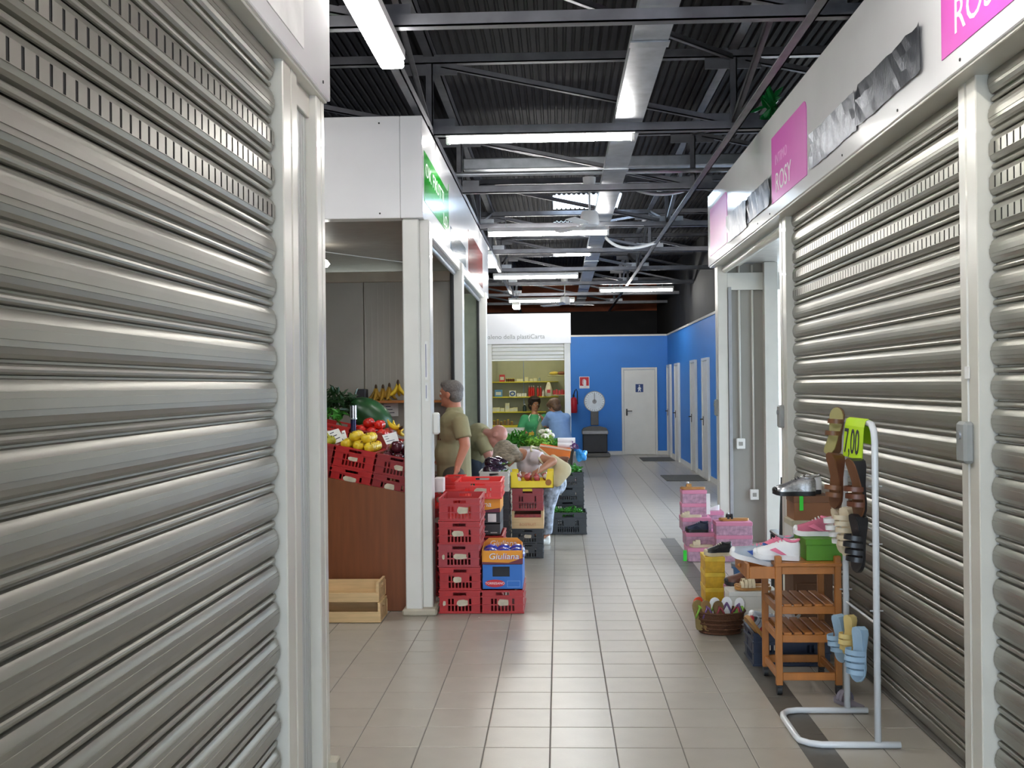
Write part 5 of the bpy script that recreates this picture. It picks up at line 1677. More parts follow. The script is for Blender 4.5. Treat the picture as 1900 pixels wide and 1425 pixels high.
# ---- bald man bending over
Yc = 11.75
def man_b():
    t = thing('person', 'bald man in an olive shirt bending forward over the vegetables', 'person', (-.95, Yc + .2, 0))
    inv = Matrix.Translation((.95, -Yc - .2, 0))
    P = lambda x, y, Y: inv @ J(x, y, Y)
    hc = P(923, 808, Yc - .2)
    f = Vector((.55, -.2, -.82)).normalized()
    ells, f, u, l, q = head_parts(hc, f, (.8, 0, .55), 1.0)
    nk = P(902, 807, Yc - .12)
    ch = P(888, 812, Yc); wa = P(878, 832, Yc + .1); hp = P(876, 848, Yc + .2)
    sn, en, wn_ = P(894, 818, Yc - .2), P(910, 855, Yc - .25), P(925, 880, Yc - .3)
    sf, ef, wf_ = P(896, 812, Yc + .16), P(912, 850, Yc + .15), P(930, 872, Yc + .05)
    caps = [(hc - u * .04 - f * .03, nk, .062, .068), (nk, ch, .07, .12), (ch, wa, .13, .135), (wa, hp, .135, .14), (sn, en, .055, .045), (en, wn_, .045, .03), (sf, ef, .055, .045), (ef, wf_, .045, .03),
            (ch, sn, .1, .06), (ch, sf, .1, .06)]
    hand(caps, wn_, (.5, -.1, -.8), (0, 0, -1), .6)
    hand(caps, wf_, (.5, -.1, -.8), (0, 0, -1), .6)
    legs = []
    for sy in (-.10, .12):
        h_ = hp + Vector((0, sy, -.02)); k_ = Vector((hp.x + .06, hp.y + sy, .46)); a_ = Vector((hp.x - .02, hp.y + sy, .09))
        caps += [(h_, k_, .09, .058), (k_, a_, .056, .038), (a_, a_ + Vector((.12, 0, -.05)), .036, .03)]
        legs.append((h_, k_, a_))
    blob('body', t, SK3, caps, ells, voxel=.008, smooth=5)
    face(t, hc, f, u, l)
    blob('shirt', t, OLIVE, [(nk.lerp(ch, .35), ch, .085, .15), (ch, sn, .13, .075), (ch, sf, .13, .075)], [(ch, (.15, .2, .16))],
         [(ch, hp.lerp(wa, .35), .155, .165), (sn + (sn - en) * .1, sn.lerp(en, .6), .08, .075), (sf + (sf - ef) * .1, sf.lerp(ef, .6), .08, .075)], voxel=.009)
    blob('collar', t, OLIVE, (), (), [(nk.lerp(hc, .15), nk.lerp(ch, .45), .082, .1)], voxel=.009, smooth=3)
    blob('jeans', t, M_DENIM, [(legs[0][0], legs[0][1], .115, .085), (legs[1][0], legs[1][1], .115, .085), (hp + Vector((0, 0, .02)), hp + Vector((0, 0, -.06)), .155, .15)], (),
         [(legs[0][1], legs[0][2], .084, .068), (legs[1][1], legs[1][2], .084, .068)], voxel=.011)
    MB().tube([wa.lerp(hp, .55) + Vector((.17 * math.cos(a), .17 * math.sin(a), 0)) for a in [i * math.pi / 10 for i in range(20)]], .014, 6, True).build('belt', M_SHOE, t, True)
    for h_, k_, a_ in legs:
        foot_block('shoe', t, M_SHOE, a_, a_ + Vector((.16, 0, -.085)))
man_b()

# ---- woman bending over the yellow tray
Yw = 11.25
def woman_c():
    t = thing('person', 'woman in a white top with a cream shoulder bag bending over the yellow tray', 'person', (-.10, Yw + .15, 0))
    inv = Matrix.Translation((.10, -Yw - .15, 0))
    P = lambda x, y, Y: inv @ J(x, y, Y)
    hc = P(938, 843, Yw - .2)
    f = Vector((-.55, -.15, -.82)).normalized()
    ells, f, u, l, q = head_parts(hc, f, (-.85, 0, .5), .95)
    nk = P(966, 842, Yw - .13)
    ch = P(985, 856, Yw); wa = P(1008, 872, Yw + .08); hp = P(1026, 885, Yw + .15)
    sn, en, wn_ = P(992, 848, Yw - .19), P(1026, 856, Yw - .28), P(999, 874, Yw - .42)
    sf, ef, wf_ = P(975, 860, Yw + .17), P(968, 882, Yw + .05), P(972, 880, Yw - .25)
    caps = [(hc - u * .04 - f * .02, nk, .052, .056), (nk, ch, .06, .11), (ch, wa, .12, .12), (wa, hp, .12, .13), (sn, en, .052, .043), (en, wn_, .042, .027), (sf, ef, .05, .042), (ef, wf_, .04, .026),
            (ch, sn, .09, .055), (ch, sf, .09, .055)]
    hand(caps, wn_, (-.8, -.3, -.45), (0, 0, -1), .7, .9)
    hand(caps, wf_, (-.5, -.6, -.45), (0, 0, -1), .7, .9)
    legs = []
    for sy, fx in ((-.09, 1014), (.09, 1000)):
        h_ = hp + Vector((0, sy, -.02)); a_ = P(fx, 985, Yw + .25 + sy); a_.z = .085; k_ = h_.lerp(a_, .5) + Vector((-.03, -.02, 0))
        caps += [(h_, k_, .085, .055), (k_, a_, .054, .034), (a_, a_ + Vector((-.10, -.06, -.05)), .034, .026)]
        legs.append((h_, k_, a_))
    blob('body', t, SK2, caps, ells, voxel=.0075, smooth=5)
    face(t, hc, f, u, l, .95)
    hm = mat('ash_hair', H('857763'), .55, 0, .4, 25, bump=.6, bscale=60, stretch=(1, 1, 3))
    blob('hair', t, hm, ells=[(hc - f * .02 + u * .04, (.115, .100, .100), q), (hc - f * .05 - u * .03, (.085, .095, .10), q), (hc + f * .06 + u * .05, (.07, .075, .06), q), (hc + f * .02 - u * .03 - l * .07, (.06, .03, .08), q), (hc + f * .02 - u * .03 + l * .07, (.06, .03, .08), q), (P(958, 847, Yw - .2), (.07, .08, .06))], voxel=.008, smooth=3)
    WT = mat('white_top', H('d9ccd0'), .8, 0, .05, 8, bump=.15, bscale=14)
    blob('top', t, WT, [(nk.lerp(ch, .45), ch, .09, .135), (ch, sn, .115, .068), (ch, sf, .115, .068)], [(ch + Vector((0, 0, -.03)), (.15, .16, .14))],
         [(ch, wa.lerp(hp, .6), .142, .15), (sn + (sn - en) * .1, sn.lerp(en, .38), .07, .07), (sf + (sf - ef) * .1, sf.lerp(ef, .5), .07, .068)], voxel=.009)
    PT = mat('patterned_trousers', H('9fa6b2'), .8, 0, .75, 16)
    blob('trousers', t, PT, [(legs[0][0], legs[0][1], .11, .082), (legs[1][0], legs[1][1], .11, .082), (hp + Vector((-.02, 0, .0)), hp + Vector((0, 0, -.06)), .15, .145)], (),
         [(legs[0][1], legs[0][2] + Vector((0, 0, .03)), .081, .062), (legs[1][1], legs[1][2] + Vector((0, 0, .03)), .081, .062)], voxel=.010)
    for h_, k_, a_ in legs:
        foot_block('shoe', t, M_WHITE, a_ + Vector((0, 0, -.025)), a_ + Vector((-.10, -.08, -.08)))
    MB().tube([P(1000, 870, Yw - .43) + Vector((.01 * math.sin(a), .034 * math.cos(a), .034 * math.sin(a))) for a in [i * math.pi / 8 for i in range(16)]], .004, 5, True).build('bracelet', M_WHITE, t, True)
    # shoulder bag
    bt = thing('shoulder_bag', 'cream fabric shoulder bag on the bending woman', 'bag', (0, 0, 0))
    Yg = Yw - .22
    BG = mat('cream_fabric', H('cbbf9c'), .8, 0, .06, 9, bump=.3, bscale=18)
    o = J(1030, 873, Yg)
    bg_ = [(J(1026, 850, Yg), J(1045, 872, Yg), .04, .085), (J(1045, 872, Yg), J(1032, 890, Yg), .085, .075), (J(1032, 890, Yg), J(1012, 875, Yg), .07, .06), (J(1026, 850, Yg), J(1012, 875, Yg), .035, .06)]
    b = blob('bag_body', bt, BG, bg_, voxel=.009, smooth=10)
    b.data.transform(Matrix.Translation((0, Yg * .45, 0)) @ Matrix.Diagonal((1, .55, 1, 1)))
    MB().tube([J(1012, 868, Yg - .03), J(1000, 850, Yg - .06), J(985, 836, Yg + .02), J(986, 828, Yw), J(1000, 832, Yw + .12), J(1022, 850, Yg)], .011, 7).build('strap', BG, bt, True)
woman_c()

# ---- woman in green uniform behind the far counter
def woman_d():
    Yd = 20.75
    base = J(992, 812, Yd)
    t = thing('person', 'dark-haired woman in a green uniform with white collar trim', 'person', (base.x, Yd, 0))
    inv = Matrix.Translation((-base.x, -Yd, 0))
    P = lambda x, y, Y: inv @ J(x, y, Y)
    hc = P(992, 750, Yd)
    ells, f, u, l, q = head_parts(hc, (.35, -1, -.15), (0, 0, 1), 1.05)
    nk, ch, wa = P(992, 768, Yd), P(991, 786, Yd), P(991, 812, Yd)
    hp = wa + Vector((0, 0, -.15))
    sl, el, wl = P(974, 777, Yd), P(967, 797, Yd - .05), P(979, 806, Yd - .22)
    sr, er, wr_ = P(1010, 776, Yd), P(1019, 795, Yd - .1), P(1010, 783, Yd - .28)
    caps = [(hc - u * .06, nk, .055, .06), (nk, ch, .07, .13), (ch, wa, .15, .15), (wa, hp, .15, .16), (sl, el, .058, .05), (el, wl, .046, .03), (sr, er, .058, .05), (er, wr_, .046, .03), (ch, sl, .11, .06), (ch, sr, .11, .06)]
    hand(caps, wl, (.7, -.4, .1), (0, 0, 1), .8)
    hand(caps, wr_, (-.2, -.3, 1), (-1, 0, 0), .8)
    legs = []
    for sx in (-.1, .1):
        h_, k_, a_ = hp + Vector((sx, 0, -.05)), Vector((sx, 0, .42)), Vector((sx, .02, .09))
        caps += [(h_, k_, .1, .06), (k_, a_, .058, .036), (a_, a_ + Vector((0, -.12, -.05)), .036, .03)]
        legs.append(a_)
    blob('body', t, SK2, caps, ells, voxel=.009, smooth=5)
    face(t, hc, f, u, l, 1.05)
    blob('hair', t, mat('dark_hair', H('2a1c18'), .5, 0, .3, 40), ells=[(hc - f * .03 + u * .05, (.12, .125, .11), q), (hc - f * .05 - u * .03, (.07, .12, .10), q), (hc + f * .04 + u * .11, (.08, .10, .045), q)], voxel=.01, smooth=3)
    GU = mat('green_uniform', H('3f9a68'), .75, 0, .06, 8, bump=.15, bscale=14)
    blob('uniform', t, GU, [(nk.lerp(ch, .4), ch, .10, .16), (ch, sl, .14, .085), (ch, sr, .14, .085)], [(ch + Vector((0, -.03, -.03)), (.19, .17, .15))],
         [(ch, hp + Vector((0, 0, -.25)), .175, .20), (sl + (sl - el) * .1, sl.lerp(el, .95), .088, .088), (sr + (sr - er) * .1, sr.lerp(er, .95), .088, .088)], voxel=.011)
    for sgn in (-1, 1):
        a = nk + Vector((sgn * .075, -.06, .0))
        b2 = ch + Vector((sgn * .085, -.175, .05))
        c2 = ch + Vector((sgn * .015, -.185, -.0))
        MB().tube([a, a.lerp(b2, .5) + Vector((sgn * .02, -.03, .01)), b2], .008, 6).build('collar_trim', M_WTEXT, t, True)
    for k in range(3):
        MB().ell(ch + Vector((0.01, -.2, -.08 - .09 * k)), .012, .006, .012, 8, 6).build('button', GU, t, True)
    for a_ in legs:
        foot_block('shoe', t, M_SHOE, a_, a_ + Vector((0, -.15, -.085)))
    pk = P(986, 805, Yd - .3)
    tag(MB().cbox(-.05, .05, -.03, .03, -.03, .03, .01).build('yellow_packet', mat('packet_yellow', H('c9a81c'), .4)), 'small yellow packet held by the woman in green', 'packet').location = Vector((base.x, Yd, 0)) + pk
woman_d()

# ---- woman in blue shirt, seen from behind
def woman_e():
    Ye = 19.0
    base = J(1040, 812, Ye)
    t = thing('person', 'brown-haired woman in a light blue shirt leaning at the far counter', 'person', (base.x, Ye, 0))
    inv = Matrix.Translation((-base.x, -Ye, 0))
    P = lambda x, y, Y: inv @ J(x, y, Y)
    hc = P(1027, 754, Ye)
    ells, f, u, l, q = head_parts(hc, (-.8, .5, -.45), (-.2, .1, 1), 1.0)
    nk, ch, wa = P(1034, 763, Ye), P(1036, 781, Ye), P(1041, 808, Ye)
    hp = wa + Vector((.02, 0, -.14))
    sl, el, wl = P(1022, 772, Ye - .05), P(1012, 789, Ye + .1), P(1008, 781, Ye + .3)
    sr, er, wr_ = P(1050, 775, Ye), P(1052, 798, Ye + .05), P(1044, 806, Ye + .25)
    caps = [(hc - u * .05, nk, .055, .06), (nk, ch, .07, .13), (ch, wa, .14, .15), (wa, hp, .15, .16), (sl, el, .055, .046), (el, wl, .044, .03), (sr, er, .055, .046), (er, wr_, .044, .03), (ch, sl, .1, .06), (ch, sr, .1, .06)]
    hand(caps, wl, (-.3, .1, 1), (-1, 0, 0), .8)
    hand(caps, wr_, (-.3, .8, 0), (0, 0, 1), .8)
    legs = []
    for sx in (-.1, .1):
        h_, k_, a_ = hp + Vector((sx, 0, -.05)), Vector((sx + .03, 0, .42)), Vector((sx + .03, .0, .09))
        caps += [(h_, k_, .1, .06), (k_, a_, .058, .036), (a_, a_ + Vector((0, .12, -.05)), .036, .03)]
        legs.append((h_, k_, a_))
    blob('body', t, SK2, caps, ells, voxel=.009, smooth=5)
    face(t, hc, f, u, l)
    blob('hair', t, mat('brown_hair', H('5a4028'), .55, 0, .4, 30), ells=[(hc - f * .03 + u * .04, (.12, .115, .10), q), (hc - f * .055 - u * .03, (.07, .11, .09), q), (hc + f * .05 + u * .06, (.06, .09, .05), q)], voxel=.01, smooth=3)
    BU = mat('blue_shirt', H('7f9fca'), .8, 0, .07, 8, bump=.2, bscale=12)
    blob('shirt', t, BU, [(nk.lerp(ch, .3), ch, .09, .16), (ch, sl, .14, .085), (ch, sr, .14, .085)], [(ch, (.19, .16, .16))],
         [(ch, hp + Vector((0, 0, -.10)), .175, .205), (sl + (sl - el) * .1, el.lerp(wl, .2), .088, .075), (sr + (sr - er) * .1, er.lerp(wr_, .2), .088, .075)], voxel=.011)
    blob('trousers', t, M_TROU, [(legs[0][0], legs[0][1], .12, .085), (legs[1][0], legs[1][1], .12, .085)], (), [(legs[0][1], legs[0][2], .085, .07), (legs[1][1], legs[1][2], .085, .07)], voxel=.012)
    for h_, k_, a_ in legs:
        foot_block('shoe', t, M_SHOE, a_, a_ + Vector((0, .15, -.085)))
    bp = J(1003, 800, Ye + .3)
    pb = MB().loft([[bp + Vector((rx * math.cos(a), .5 * rx * math.sin(a), z_)) for a in [2 * math.pi * i / 10 for i in range(10)]] for rx, z_ in ((.03, -.13), (.08, -.11), (.085, 0), (.05, .1), (.015, .19))])
    tag(pb.build('plastic_bag', mat('clear_bag', H('a8b08c'), .15, 0, .2, 12, coat=.5, alpha=.55), None, True), 'translucent plastic bag held between the two women at the counter', 'bag')
woman_e()
# ================================================================== SHOES
def outline(L, W, n=20):
    """shoe sole outline, heel at x=0, toe at x=L"""
    ts = [0, .04, .12, .25, .42, .58, .72, .84, .93, .98, 1.0]
    ws = [.0, .55, .72, .70, .66, .80, .96, .96, .74, .42, .0]
    up_ = [(t * L, w * W / 2) for t, w in zip(ts, ws)]
    return up_ + [(x, -y) for x, y in up_[-2:0:-1]]
def sole_mb(L, W, th, heel=0.0, toe_up=.0, off=0.0):
    """footbed following a heel lift"""
    def zf(x):
        u = x / L
        return heel * max(0, 1 - u / .6) ** 1.3 + toe_up * max(0, (u - .8) / .2) ** 2 + off
    o = outline(L, W)
    s = MB()
    n = len(o)
    s.add([(x, y, zf(x)) for x, y in o] + [(x, y, zf(x) + th) for x, y in o],
          [tuple(range(n))[::-1], tuple(range(n, 2 * n))] + [(i, (i + 1) % n, n + (i + 1) % n, n + i) for i in range(n)])
    return s
def wedge_mb(L, W, heel):
    o = outline(L, W)
    zf = lambda x: heel * max(0, 1 - (x / L) / .6) ** 1.3
    n = len(o)
    return MB().add([(x, y * .92, 0) for x, y in o] + [(x, y, zf(x) + .012) for x, y in o],
                    [tuple(range(n))[::-1], tuple(range(n, 2 * n))] + [(i, (i + 1) % n, n + (i + 1) % n, n + i) for i in range(n)])
def upper_mb(L, W, ht=.085, k0=0):
    s = MB()
    rings = []
    for u, w, h in ((.015, .40, .75), (.06, .62, 1.0), (.16, .70, 1.02), (.30, .68, .95), (.42, .66, .92), (.55, .76, .76), (.68, .90, .60), (.80, .94, .50), (.90, .80, .42), (.97, .48, .32), (.995, .2, .22)):
        ring = []
        for i in range(13):
            a = math.pi * i / 12
            c, si = math.cos(a), math.sin(a)
            ring.append(Vector((u * L, math.copysign(abs(c) ** .75, c) * w * W / 2, .022 + si ** .85 * (h * ht - .0))))
        rings.append(ring)
    s.loft(rings, caps=True, closed=False)
    return s
def strap(L, W, u, h, w=.016, th=.0035, m=None, base=.03):
    """band across the foot at fraction u"""
    hw = W * .47
    pts = []
    for i in range(9):
        a = math.pi * i / 8
        pts.append(Vector((0, math.cos(a) * hw, base + math.sin(a) * h)))
    s = MB()
    rings = []
    for p in pts:
        rings.append([p + Vector((u * L - w / 2, 0, 0)), p + Vector((u * L + w / 2, 0, 0)), p + Vector((u * L + w / 2, 0, th)), p + Vector((u * L - w / 2, 0, th))])
    return s.loft(rings)
def sneaker(label, loc, rot, L, m_up, m_sole, m_trim, group='shoes on display', m_lace=None, name='sneaker'):
    t = thing(name, label, 'shoe', loc, rot, group)
    W = L * .38
    sole_mb(L, W * 1.04, .026, 0, .012).build('sole', m_sole, t, 40)
    upper_mb(L * .985, W * .98, L * .36).build('upper', m_up, t, 50)
    c = [Vector((L * (.19 + .155 * math.cos(a)), W * .25 * math.sin(a), L * .36 + .016 + .004 * math.cos(2 * a))) for a in [i * math.pi / 8 for i in range(16)]]
    MB().tube(c, .007, 6, True).build('collar', m_trim, t, True)
    MB().ell((L * .19, 0, L * .36 + .010), L * .15, W * .24, .010, 14, 6).build('ankle_hole_shade', mat('shoe_hole_shade', (.05, .05, .055), .8), t, True)  # dark disc stands for the shade in the ankle opening
    MB().ell((L * .93, 0, .035), L * .075, W * .36, .022, 12, 8).build('toe_cap', m_sole, t, True)
    for sg_ in (-1, 1):
        a0, a1 = Vector((L * .30, sg_ * W * .345, .03)), Vector((L * .58, sg_ * W * .40, .055))
        MB().add([a0, a0 + Vector((.03, sg_ * .001, 0)), a1 + Vector((.02, sg_ * .002, 0)), a1 + Vector((-.01, sg_ * .002, .012)),
                  a0 + Vector((0, sg_ * .006, 0)), a0 + Vector((.03, sg_ * .007, 0)), a1 + Vector((.02, sg_ * .008, 0)), a1 + Vector((-.01, sg_ * .008, .012))],
                 [(0, 1, 2, 3), (4, 5, 6, 7), (0, 1, 5, 4), (1, 2, 6, 5), (2, 3, 7, 6), (3, 0, 4, 7)]).build('side_stripe', m_trim, t)
    for k in range(4):
        u = .40 + .07 * k
        z_ = .022 + L * .36 * (.92 - .55 * max(0, u - .42) / .3) + .003
        MB().tube([(u * L, -W * .17, z_ - .008), ((u + .015) * L, 0, z_ + .002), (u * L, W * .17, z_ - .008)], .0035, 5).build('lace', m_lace or m_sole, t, True)
    return t
def sandal(label, loc, rot, L, m_sole, m_strap, straps=((.62, .045), (.75, .035)), heel=0.0, name='sandal', group='shoes on display', thong=False, m_bed=None, orn=None):
    t = thing(name, label, 'shoe', loc, rot, group)
    W = L * .36
    if heel > .02:
        wedge_mb(L, W, heel).build('wedge_sole', m_sole, t, 40)
        sole_mb(L * .99, W * .96, .006, heel, 0, .0125).build('footbed', m_bed or m_sole, t, 40)
        base = .015
    else:
        sole_mb(L, W, .018, 0, .006).build('sole', m_sole, t, 40)
        sole_mb(L * .97, W * .93, .004, 0, .006, .0185).build('footbed', m_bed or m_sole, t, 40)
        base = .02
    if thong:
        for sg_ in (-1, 1):
            MB().tube([(L * .80, 0, base + .004), (L * .72, sg_ * W * .12, base + .03), (L * .55, sg_ * W * .36, base + .025), (L * .42, sg_ * W * .42, base + .002)], .007, 6).build('strap', m_strap, t, True)
    for u, h in straps:
        zl = heel * max(0, 1 - u / .6) ** 1.3
        strap(L, W, u, h, .022 if not thong else .014, .004, base=base + zl).build('strap', m_strap, t, 50)
    if orn:
        MB().ell((L * .7, 0, base + .045), .016, .02, .010, 10, 6).build('ornament', orn, t, True)
    return t
def shoebox(label, loc, w, d, h, m, m_lid, rotz=0, group='shoe boxes', m_side=None):
    t = thing('shoe_box', label, 'shoe box', loc, (0, 0, rotz), group)
    MB().cbox(-w / 2, w / 2, 0, d, 0, h * .80, .002).build('box_body', m, t)
    MB().cbox(-w / 2 - .003, w / 2 + .003, -.003, d + .003, h * .72, h, .002).build('box_lid', m_lid, t)
    return t
PK = mat('box_pink_body', H('b58ea4'), .6, 0, .3, 30)
PKL = mat('box_pink_lid', H('d486a4'), .55, 0, .05, 8)
TAN = mat('tan_leather', H('b07f45'), .5, 0, .15, 14)
CREAM = mat('cream_leather', H('cfc0a4'), .5, 0, .1, 14)
BLK = mat('black_leather', (.018, .018, .02), .35)
NAVY = mat('navy_cloth', H('1d2740'), .5, 0, .3, 20)
WHT = mat('white_leather', (.78, .77, .76), .4)
BRN = mat('brown_leather', H('5a3220'), .4, 0, .2, 14)
SILV = mat('silver_leather', (.62, .62, .64), .25, .8, .3, 60)
PINK = mat('pink_mesh', H('ec7f9e'), .6, 0, .1, 14)
ROSE = mat('rose_mesh', H('b0566e'), .6, 0, .15, 14)
BLUE = mat('blue_mesh', H('2f4f9a'), .5, 0, .1, 14)
GREYS = mat('grey_mesh', H('9aa2ad'), .5, 0, .15, 14)
LEFT = math.pi            # toe to the left (-X)
def at(x, y, Y, dz=0):
    p = PX(x, y, Y=Y)
    return Vector((p.x, p.y, p.z + dz))
# --- stepped stack of pink boxes
hb = .125
for k, (Yk, xl) in enumerate(((10.22, 1275), (10.33, 1272), (10.44, 1266), (10.55, 1265), (10.55, 1266))):
    wk = (.29, .29, .27, .24, .23)[k]
    X0 = xx(xl, Yk)
    shoebox('pink shoe box in the stepped stack by the strip, %s' % ['lowest', 'second', 'middle', 'fourth', 'topmost'][k], (X0 + wk / 2, Yk, .0035 + k * (hb + .001)), wk, .30 if k < 3 else .19, hb, PK, PKL)
top = lambda k: .0035 + (k + 1) * (hb + .001) + .001
sandal('tan sandal on top of the tallest pink stack', (xx(1309, 10.6), 10.63, top(4)), (0, 0, LEFT), .24, TAN, TAN, ((.6, .03), (.7, .03)), orn=WHT)
sandal('cream slip-on sandal on the fourth step of the pink stack', (xx(1301, 10.49), 10.49, top(2)), (0, 0, LEFT), .20, CREAM, CREAM, ((.62, .035), (.74, .03), (.86, .02)))
sneaker('dark navy sneaker on the middle step of the pink stack', (xx(1314, 10.38), 10.38, top(1)), (0, 0, LEFT), .22, NAVY, BLK, NAVY, m_lace=GREYS)
sandal('cream closed sandal on the lowest step of the pink stack', (xx(1322, 10.27), 10.27, top(0)), (0, 0, LEFT), .22, CREAM, CREAM, ((.6, .045), (.7, .045), (.8, .035)))
tag(MB().cbox(-.016, .016, -.003, .003, -.05, .05, .002).build('price_tag', mat('tag_green', H('35d83a'), .5)), 'bright green tag hanging at the foot of the pink boxes', 'tag').location = at(1271, 1031, 10.19)
# white card beside top box
tag(MB().cbox(0, .035, 0, .006, 0, .20, .001).build('white_card', M_PAPER), 'white card strip beside the top pink boxes', 'card').location = (xx(1310, 10.54), 10.53, top(2) + .02)
for k in range(3):
    shoebox('pink shoe box behind the stepped stack, %s' % ['bottom', 'middle', 'top'][k], (xx(1322, 11.0) + .02, 10.95, .0035 + k * .126), .16, .26, .125, PK, PKL)
sandal('white heeled shoe on the rear pink boxes', (xx(1330, 11.0) + .03, 11.05, .0035 + 3 * .126 + .001), (0, 0, LEFT), .20, WHT, WHT, ((.6, .04), (.75, .035)), heel=.04)
for k in range(3):
    shoebox('pink shoe box in the right-hand pink stack, %s' % ['bottom', 'middle', 'top'][k], (xx(1360, 10.25), 10.2, .0035 + k * .122), .33, .22, .121, PK, PKL)
sandal('tan flat sandal with a black buckle strap on the right pink stack', (xx(1391, 10.25), 10.32, .0035 + 3 * .122 + .001), (0, 0, LEFT), .28, TAN, BLK, ((.58, .04), (.70, .04)), orn=mat('buckle', (.5, .5, .5), .3, .8))
# --- yellow boxes
YB = mat('box_yellow', H('d2a31c'), .55, 0, .25, 14)
YBL = mat('box_yellow_lid', H('e0bb3a'), .55, 0, .15, 14)
for k in range(3):
    shoebox('yellow shoe box standing on the dark strip, %s of three' % ['bottom', 'middle', 'top'][k], (1.16, 8.28, .0035 + k * .115), .145, .28, .114, YB, YBL)
sneaker('black and cream sneaker on the yellow boxes', (1.30, 8.37, .0035 + 3 * .115 + .001), (0, 0, LEFT + .2), .22, BLK, CREAM, BLK)
tb = thing('plastic_tub', 'blue round plastic tub behind the cart drawer', 'tub', (1.36, 8.07, .0035))
MB().lathe([(.075, 0), (.10, .30), (.112, .30), (.112, .315), (.098, .315), (.074, .012), (.0, .012)], 22, sx=1.0).build('tub_body', mat('tub_blue', H('3f6f9f'), .35), tb, 40)
MB().lathe([(.10, .316), (.114, .316), (.114, .335), (.0, .338)], 22).build('tub_lid', mat('tub_grey', H('6f7a86'), .35), tb, 40)
# --- pink boxes with brown shoe, white boxes with beige sandals
for k in range(2):
    shoebox('lilac shoe box under the brown loafer, %s' % ('lower', 'upper')[k], (1.30, 7.75, .0035 + k * .107), .26, .17, .106, PK, PKL)
sneaker('brown loafer lying on the lilac boxes', (1.43, 7.835, .0035 + .216), (0, 0, LEFT), .27, BRN, BLK, BRN, name='loafer', m_lace=BRN)
for k in range(2):
    shoebox('white shoe box under the beige sandals, %s' % ('lower', 'upper')[k], (1.31, 7.51, .0035 + k * .116), .33, .20, .115, M_WHITE, M_WHITE)
SB = mat('beige_strap', H('d9c9a8'), .5)
sandal('beige strappy sandal on the white box, front one', (1.44, 7.565, .0035 + .234), (0, 0, LEFT), .25, TAN, SB, ((.5, .05), (.6, .05), (.7, .045), (.8, .035)))
sandal('beige strappy sandal on the white box, rear one', (1.45, 7.665, .0035 + .234), (0, 0, LEFT + .05), .25, TAN, SB, ((.5, .05), (.62, .05), (.75, .04)))
# --- wicker basket with flip-flops
M_WICK = mat('wicker', H('5f3a22'), .7, 0, .35, 40, bump=1.0, bscale=90, stretch=(1, 1, 4))
bk = thing('wicker_basket', 'brown oval wicker basket of flip-flops beside the strip', 'basket', (1.055, 7.34, .0035))
MB().lathe([(0, 0), (.125, 0), (.135, .02), (.152, .09), (.165, .135), (.155, .135), (.143, .09), (.128, .012), (0, .012)], 30, sx=1.0, sy=.85).build('basket_body', M_WICK, bk, 50)
for z_, r_ in ((.0, .135), (.03, .144), (.06, .150), (.09, .157), (.135, .167)):
    MB().tube([(r_ * math.cos(a), .85 * r_ * math.sin(a), z_ + .006) for a in [i * math.pi / 16 for i in range(32)]], .007, 5, True).build('woven_rim', M_WICK, bk, True)
fb = [(-.115, -.05, 'olive', H('8a7648'), .5), (-.075, -.07, 'brown', H('8a6a3c'), .35), (.0, -.085, 'brown', H('6f5530'), .25), (-.03, .03, 'white', (.8, .8, .8), -.1), (.045, .05, 'white', (.8, .8, .8), -.2), (.05, -.05, 'green', H('86b84a'), -.7), (-.09, .05, 'orange', H('d8482a'), .6), (.10, .02, 'white', (.78, .78, .78), -.6)]
for k, (dx, dy, cn, cc, tl) in enumerate(fb):
    mm = mat('flip_%s_%d' % (cn, k), cc, .5, 0, .1, 14)
    sandal(['olive flip-flop sole at the left rim of the basket', 'light brown flip-flop standing in the basket', 'dark brown flip-flop at the basket front', 'white flip-flop upright in the basket centre', 'white flip-flop leaning at the rear of the basket', 'lime green flip-flop lying across the basket', 'orange flip-flop at the rear left of the basket', 'white flip-flop at the right rim of the basket'][k],
           (1.055 + dx - tl * .05, 7.34 + dy, .02), (0, R(-78) if abs(tl) < .65 else R(-50), R(90) + tl * .8), .20, mm, mat('flip_strap_%d' % (k % 3), (H('7fae3a'), H('6a4a7a'), H('8a2f3a'))[k % 3], .5), (), name='flip_flop', thong=True, group='flip-flops in the basket')
# --- navy crate with more shoes behind the cart
M_NCR = mat('crate_navy', H('16223a'), .4, 0, .15, 6)
crate('dark navy plastic crate of shoes behind the cart', (1.34, 6.44, .0035), .44, .30, .19, M_NCR, torn=0, group='crates by the shoes')
RB = mat('red_black', H('b02430'), .5, 0, .4, 30)
sneaker('black and red sneaker leaning out of the navy crate', (1.30, 6.50, .13), (0, R(-28), LEFT + .15), .25, BLK, RB, RB)
sneaker('grey sneaker in the navy crate', (1.33, 6.63, .12), (0, R(-30), LEFT - .1), .25, GREYS, WHT, BLUE)
sandal('silver glitter sandal in the navy crate', (1.52, 6.55, .14), (0, R(-20), LEFT), .23, SILV, SILV, ((.55, .05), (.7, .04)))
sandal('white slip-on standing in the navy crate', (1.42, 6.58, .13), (0, R(-60), LEFT + .4), .24, WHT, WHT, ((.6, .05), (.75, .045)))
sandal('tan slipper hanging over the edge of the navy crate', (1.20, 6.47, .12), (0, R(-50), LEFT + .3), .22, TAN, GREYS, ((.6, .05), (.72, .045)))

